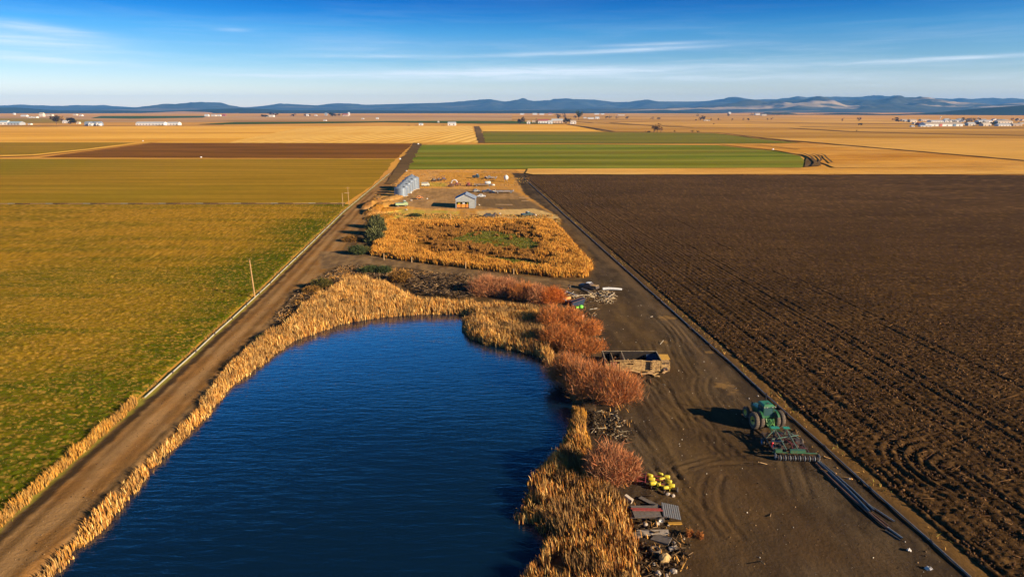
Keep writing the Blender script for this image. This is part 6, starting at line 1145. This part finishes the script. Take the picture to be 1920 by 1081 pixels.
for a in [((106, 233.5), 22, 19, TD, 'big dark bare tree of the left farm', 701, 900), ((118, 230), 17, 17, TB, 'paler brown tree behind the big dark one', 702, 700), ((135, 233.3), 15, 20, TK, 'dense dark round tree right of the big one', 703, 900), ((160, 234.4), 5, 6, TK, 'low dark shrub left of the twin roofed houses', 704, 160),
          ((498, 219.8), 10, 34, TK, 'dark tree at the white farmhouse, left', 705, 200), ((508, 217), 20, 26, TK, 'dark tree behind the white farmhouse', 706, 260), ((517, 219.4), 17, 22, TK, 'dark tree right of the white farmhouse', 707, 240), ((551, 218.4), 12, 24, TK, 'dark shrub alone between two farms', 708, 200), ((573, 218.4), 12, 18, TK, 'dark shrub left of the small white house', 709, 160), ((582, 218.4), 10, 18, TK, 'dark shrub right of the small white house', 710, 160), ((621, 219), 20, 34, TK, 'broad dark trees right of the grey tower', 711, 320), ((636, 219), 14, 22, TD, 'dark tree left of the brown barn', 712, 200),
          ((974, 233), 14, 14, TK, 'dark tree at the left end of the centre farmstead', 713, 420), ((980, 232), 17, 12, TK, 'taller dark tree at the left end of the farmstead', 714, 420), ((1007, 231.8), 12, 9, TD, 'brown tree between cream house and red roof', 715, 260), ((1060, 232.2), 15, 16, TK, 'dark tree right of the tan barn', 716, 460), ((1067, 231.5), 13, 12, TD, 'brown tree touching the white and pink house', 717, 300), ((1046, 223.6), 20, 22, TK, 'dark round tree behind the tan barn', 718, 260), ((1058, 222.8), 22, 14, TK, 'pointed dark tree behind the farmstead', 719, 240),
          ((1085, 225.4), 34, 22, TG, 'lone tall grey green tree right of the farmstead', 720, 520), ((1078, 223.4), 15, 14, TK, 'small dark tree left of the lone tall one', 721, 160), ((1137, 223.4), 12, 14, TK, 'first small dark shrub right of the white sheds', 722, 140), ((1142.5, 223.4), 13, 13, TK, 'second small dark shrub right of the white sheds', 723, 140), ((1156, 223.6), 12, 11, TK, 'third small dark shrub right of the white sheds', 724, 140), ((1176, 224), 11, 16, TK, 'fourth small dark shrub, farther right of the sheds', 725, 140),
          ((1232, 249), 15, 13, TB, 'pale bare brown tree at the corner of the green field', 726, 900), ((1226, 249), 12, 8, TB, 'thin bare tree left of the pale brown tree', 727, 500), ((1239, 249), 12, 8, TB, 'thin bare tree right of the pale brown tree', 728, 500), ((1265, 249), 4, 4, TK, 'low dark shrub beyond the green field, first', 729, 140), ((1298, 249.4), 4.5, 5, TK, 'low dark shrub beyond the green field, second', 730, 140), ((1308, 249.4), 4, 5, TK, 'low dark shrub beyond the green field, third', 731, 140),
          ((1313.5, 226), 12, 12, TK, 'left of two dark round trees on the gold plain', 732, 260), ((1320, 226), 15, 16, TK, 'right of two dark round trees on the gold plain', 733, 300), ((1305, 227.4), 8, 9, TK, 'small shrub left of the two dark round trees', 734, 120), ((1332.6, 227), 10, 8, TK, 'small shrub right of the cream house', 735, 120), ((1347, 226.4), 9, 10, TK, 'lone shrub between cream house and plain', 736, 120), ((1373, 227), 8, 9, TK, 'lone shrub in the middle of the gold plain', 737, 120), ((1393.5, 227), 9, 8, TK, 'small shrub left of the paired dark shrub', 738, 120), ((1403.5, 227.2), 9, 12, TK, 'wide dark shrub on the gold plain', 739, 140), ((1438.5, 226.4), 9, 8, TK, 'small shrub at the right of the gold plain row', 740, 120),
          ((1308, 219), 14, 16, TK, 'dark shrub high on the plain above the round trees', 741, 120), ((1365.5, 218.8), 15, 22, TK, 'dark shrub below the bright white house', 742, 140), ((1446.5, 225.4), 10, 9, TK, 'small shrub below the tree dotted knoll', 743, 120), ((1578.5, 229), 14, 8, TB, 'thin bare tree on the gold plain left of town', 744, 200), ((1611, 227), 12, 16, TK, 'dark shrub before the pine hill', 745, 140), ((1613, 236), 6, 12, TK, 'low dark shrub on the gold plain before the town', 746, 140), ((1606, 247), 3.5, 4, TK, 'tiny dark shrub near the thin dark track', 747, 80), ((1338, 233.6), 4, 6, TK, 'tiny shrub below the cream house', 748, 80), ((1215, 249), 2.6, 8, TD, 'low brown brush at the green field corner', 749, 160),
          ((1224.5, 224.6), 10, 12, TK, 'dark shrub on the plain above the pale brown tree', 750, 120), ((1236, 225), 9, 16, TK, 'wide low shrub on the plain above the pale brown tree', 751, 120), ((1682, 228.6), 12, 22, TK, 'dark trees at the left end of the town', 752, 200)]:
    tree(*a)
q = random.Random(5)
for i in range(26): tree((1408 + i * 2.6 + q.uniform(-1, 1), 215.5 + q.uniform(-.6, 1.6)), q.uniform(10, 18), q.uniform(8, 13), TK, 'small dark pine dotted over the tan knoll on the horizon', 800 + i, 60, group='pines on the knoll', name='pine_tree')
for i, (px_, lb) in enumerate([((166.5, 236), 'left of the twin grey roofed houses with white gables'), ((181, 236), 'right of the twin grey roofed houses with white gables')]):
    house(px_, 15, 7.5, 12, rg, rg, lb, name='farm_house', gable=0, doors=0); house((px_[0] + 2.5, px_[1] + .2), 6.5, 6.6, 10, ww, rg, 'white gable front of the ' + ('left' if i == 0 else 'right') + ' grey roofed house', name='gable_house', gable=1)
for i, (px_, L_, lb) in enumerate([((766, 235.8), 9, 'small dark machine left of the white shed in gold field'), ((781, 235.4), 8, 'dark harvester beside the small white shed'), ((831, 235.6), 9, 'dark machinery left of the white shed')]): implement(px_, L_, dark_m, lb, .2, 20 + i)
for i, (px_, s, lb) in enumerate([((377, 295.8), 1.6, 'white block on the far edge of the olive field'), ((784, 271), 2.0, 'white block at the lane end by the green field'), ((1449, 281.5), 2.2, 'white pump box at the ditch by the green field'), ((750, 299), 1.6, 'pale block where the lane meets the brown strip'), ((268, 265), 1.8, 'grey block on the diagonal track')]):
    rock('marker_block', px_, (s, s * .8, s * .7), ww, lb, 'block', None, 90 + i)
# ------------------------------------------------------------------ the air
hm = bpy.data.materials.new('haze'); hm.use_nodes = True; t = NT(hm.node_tree); t.n.clear()
pv = t.add('ShaderNodeVolumePrincipled'); pv.inputs['Color'].default_value = HAZE_COL; pv.inputs['Density'].default_value = HAZE_D
t.link(pv.outputs[0], t.add('ShaderNodeOutputMaterial').inputs['Volume'])
mb = MB(); mb.box((0, 8050, 168), (52000, 17300, 344))
tag(mb.build('haze', hm), 'thin pale air over the plain', 'haze', kind='stuff')
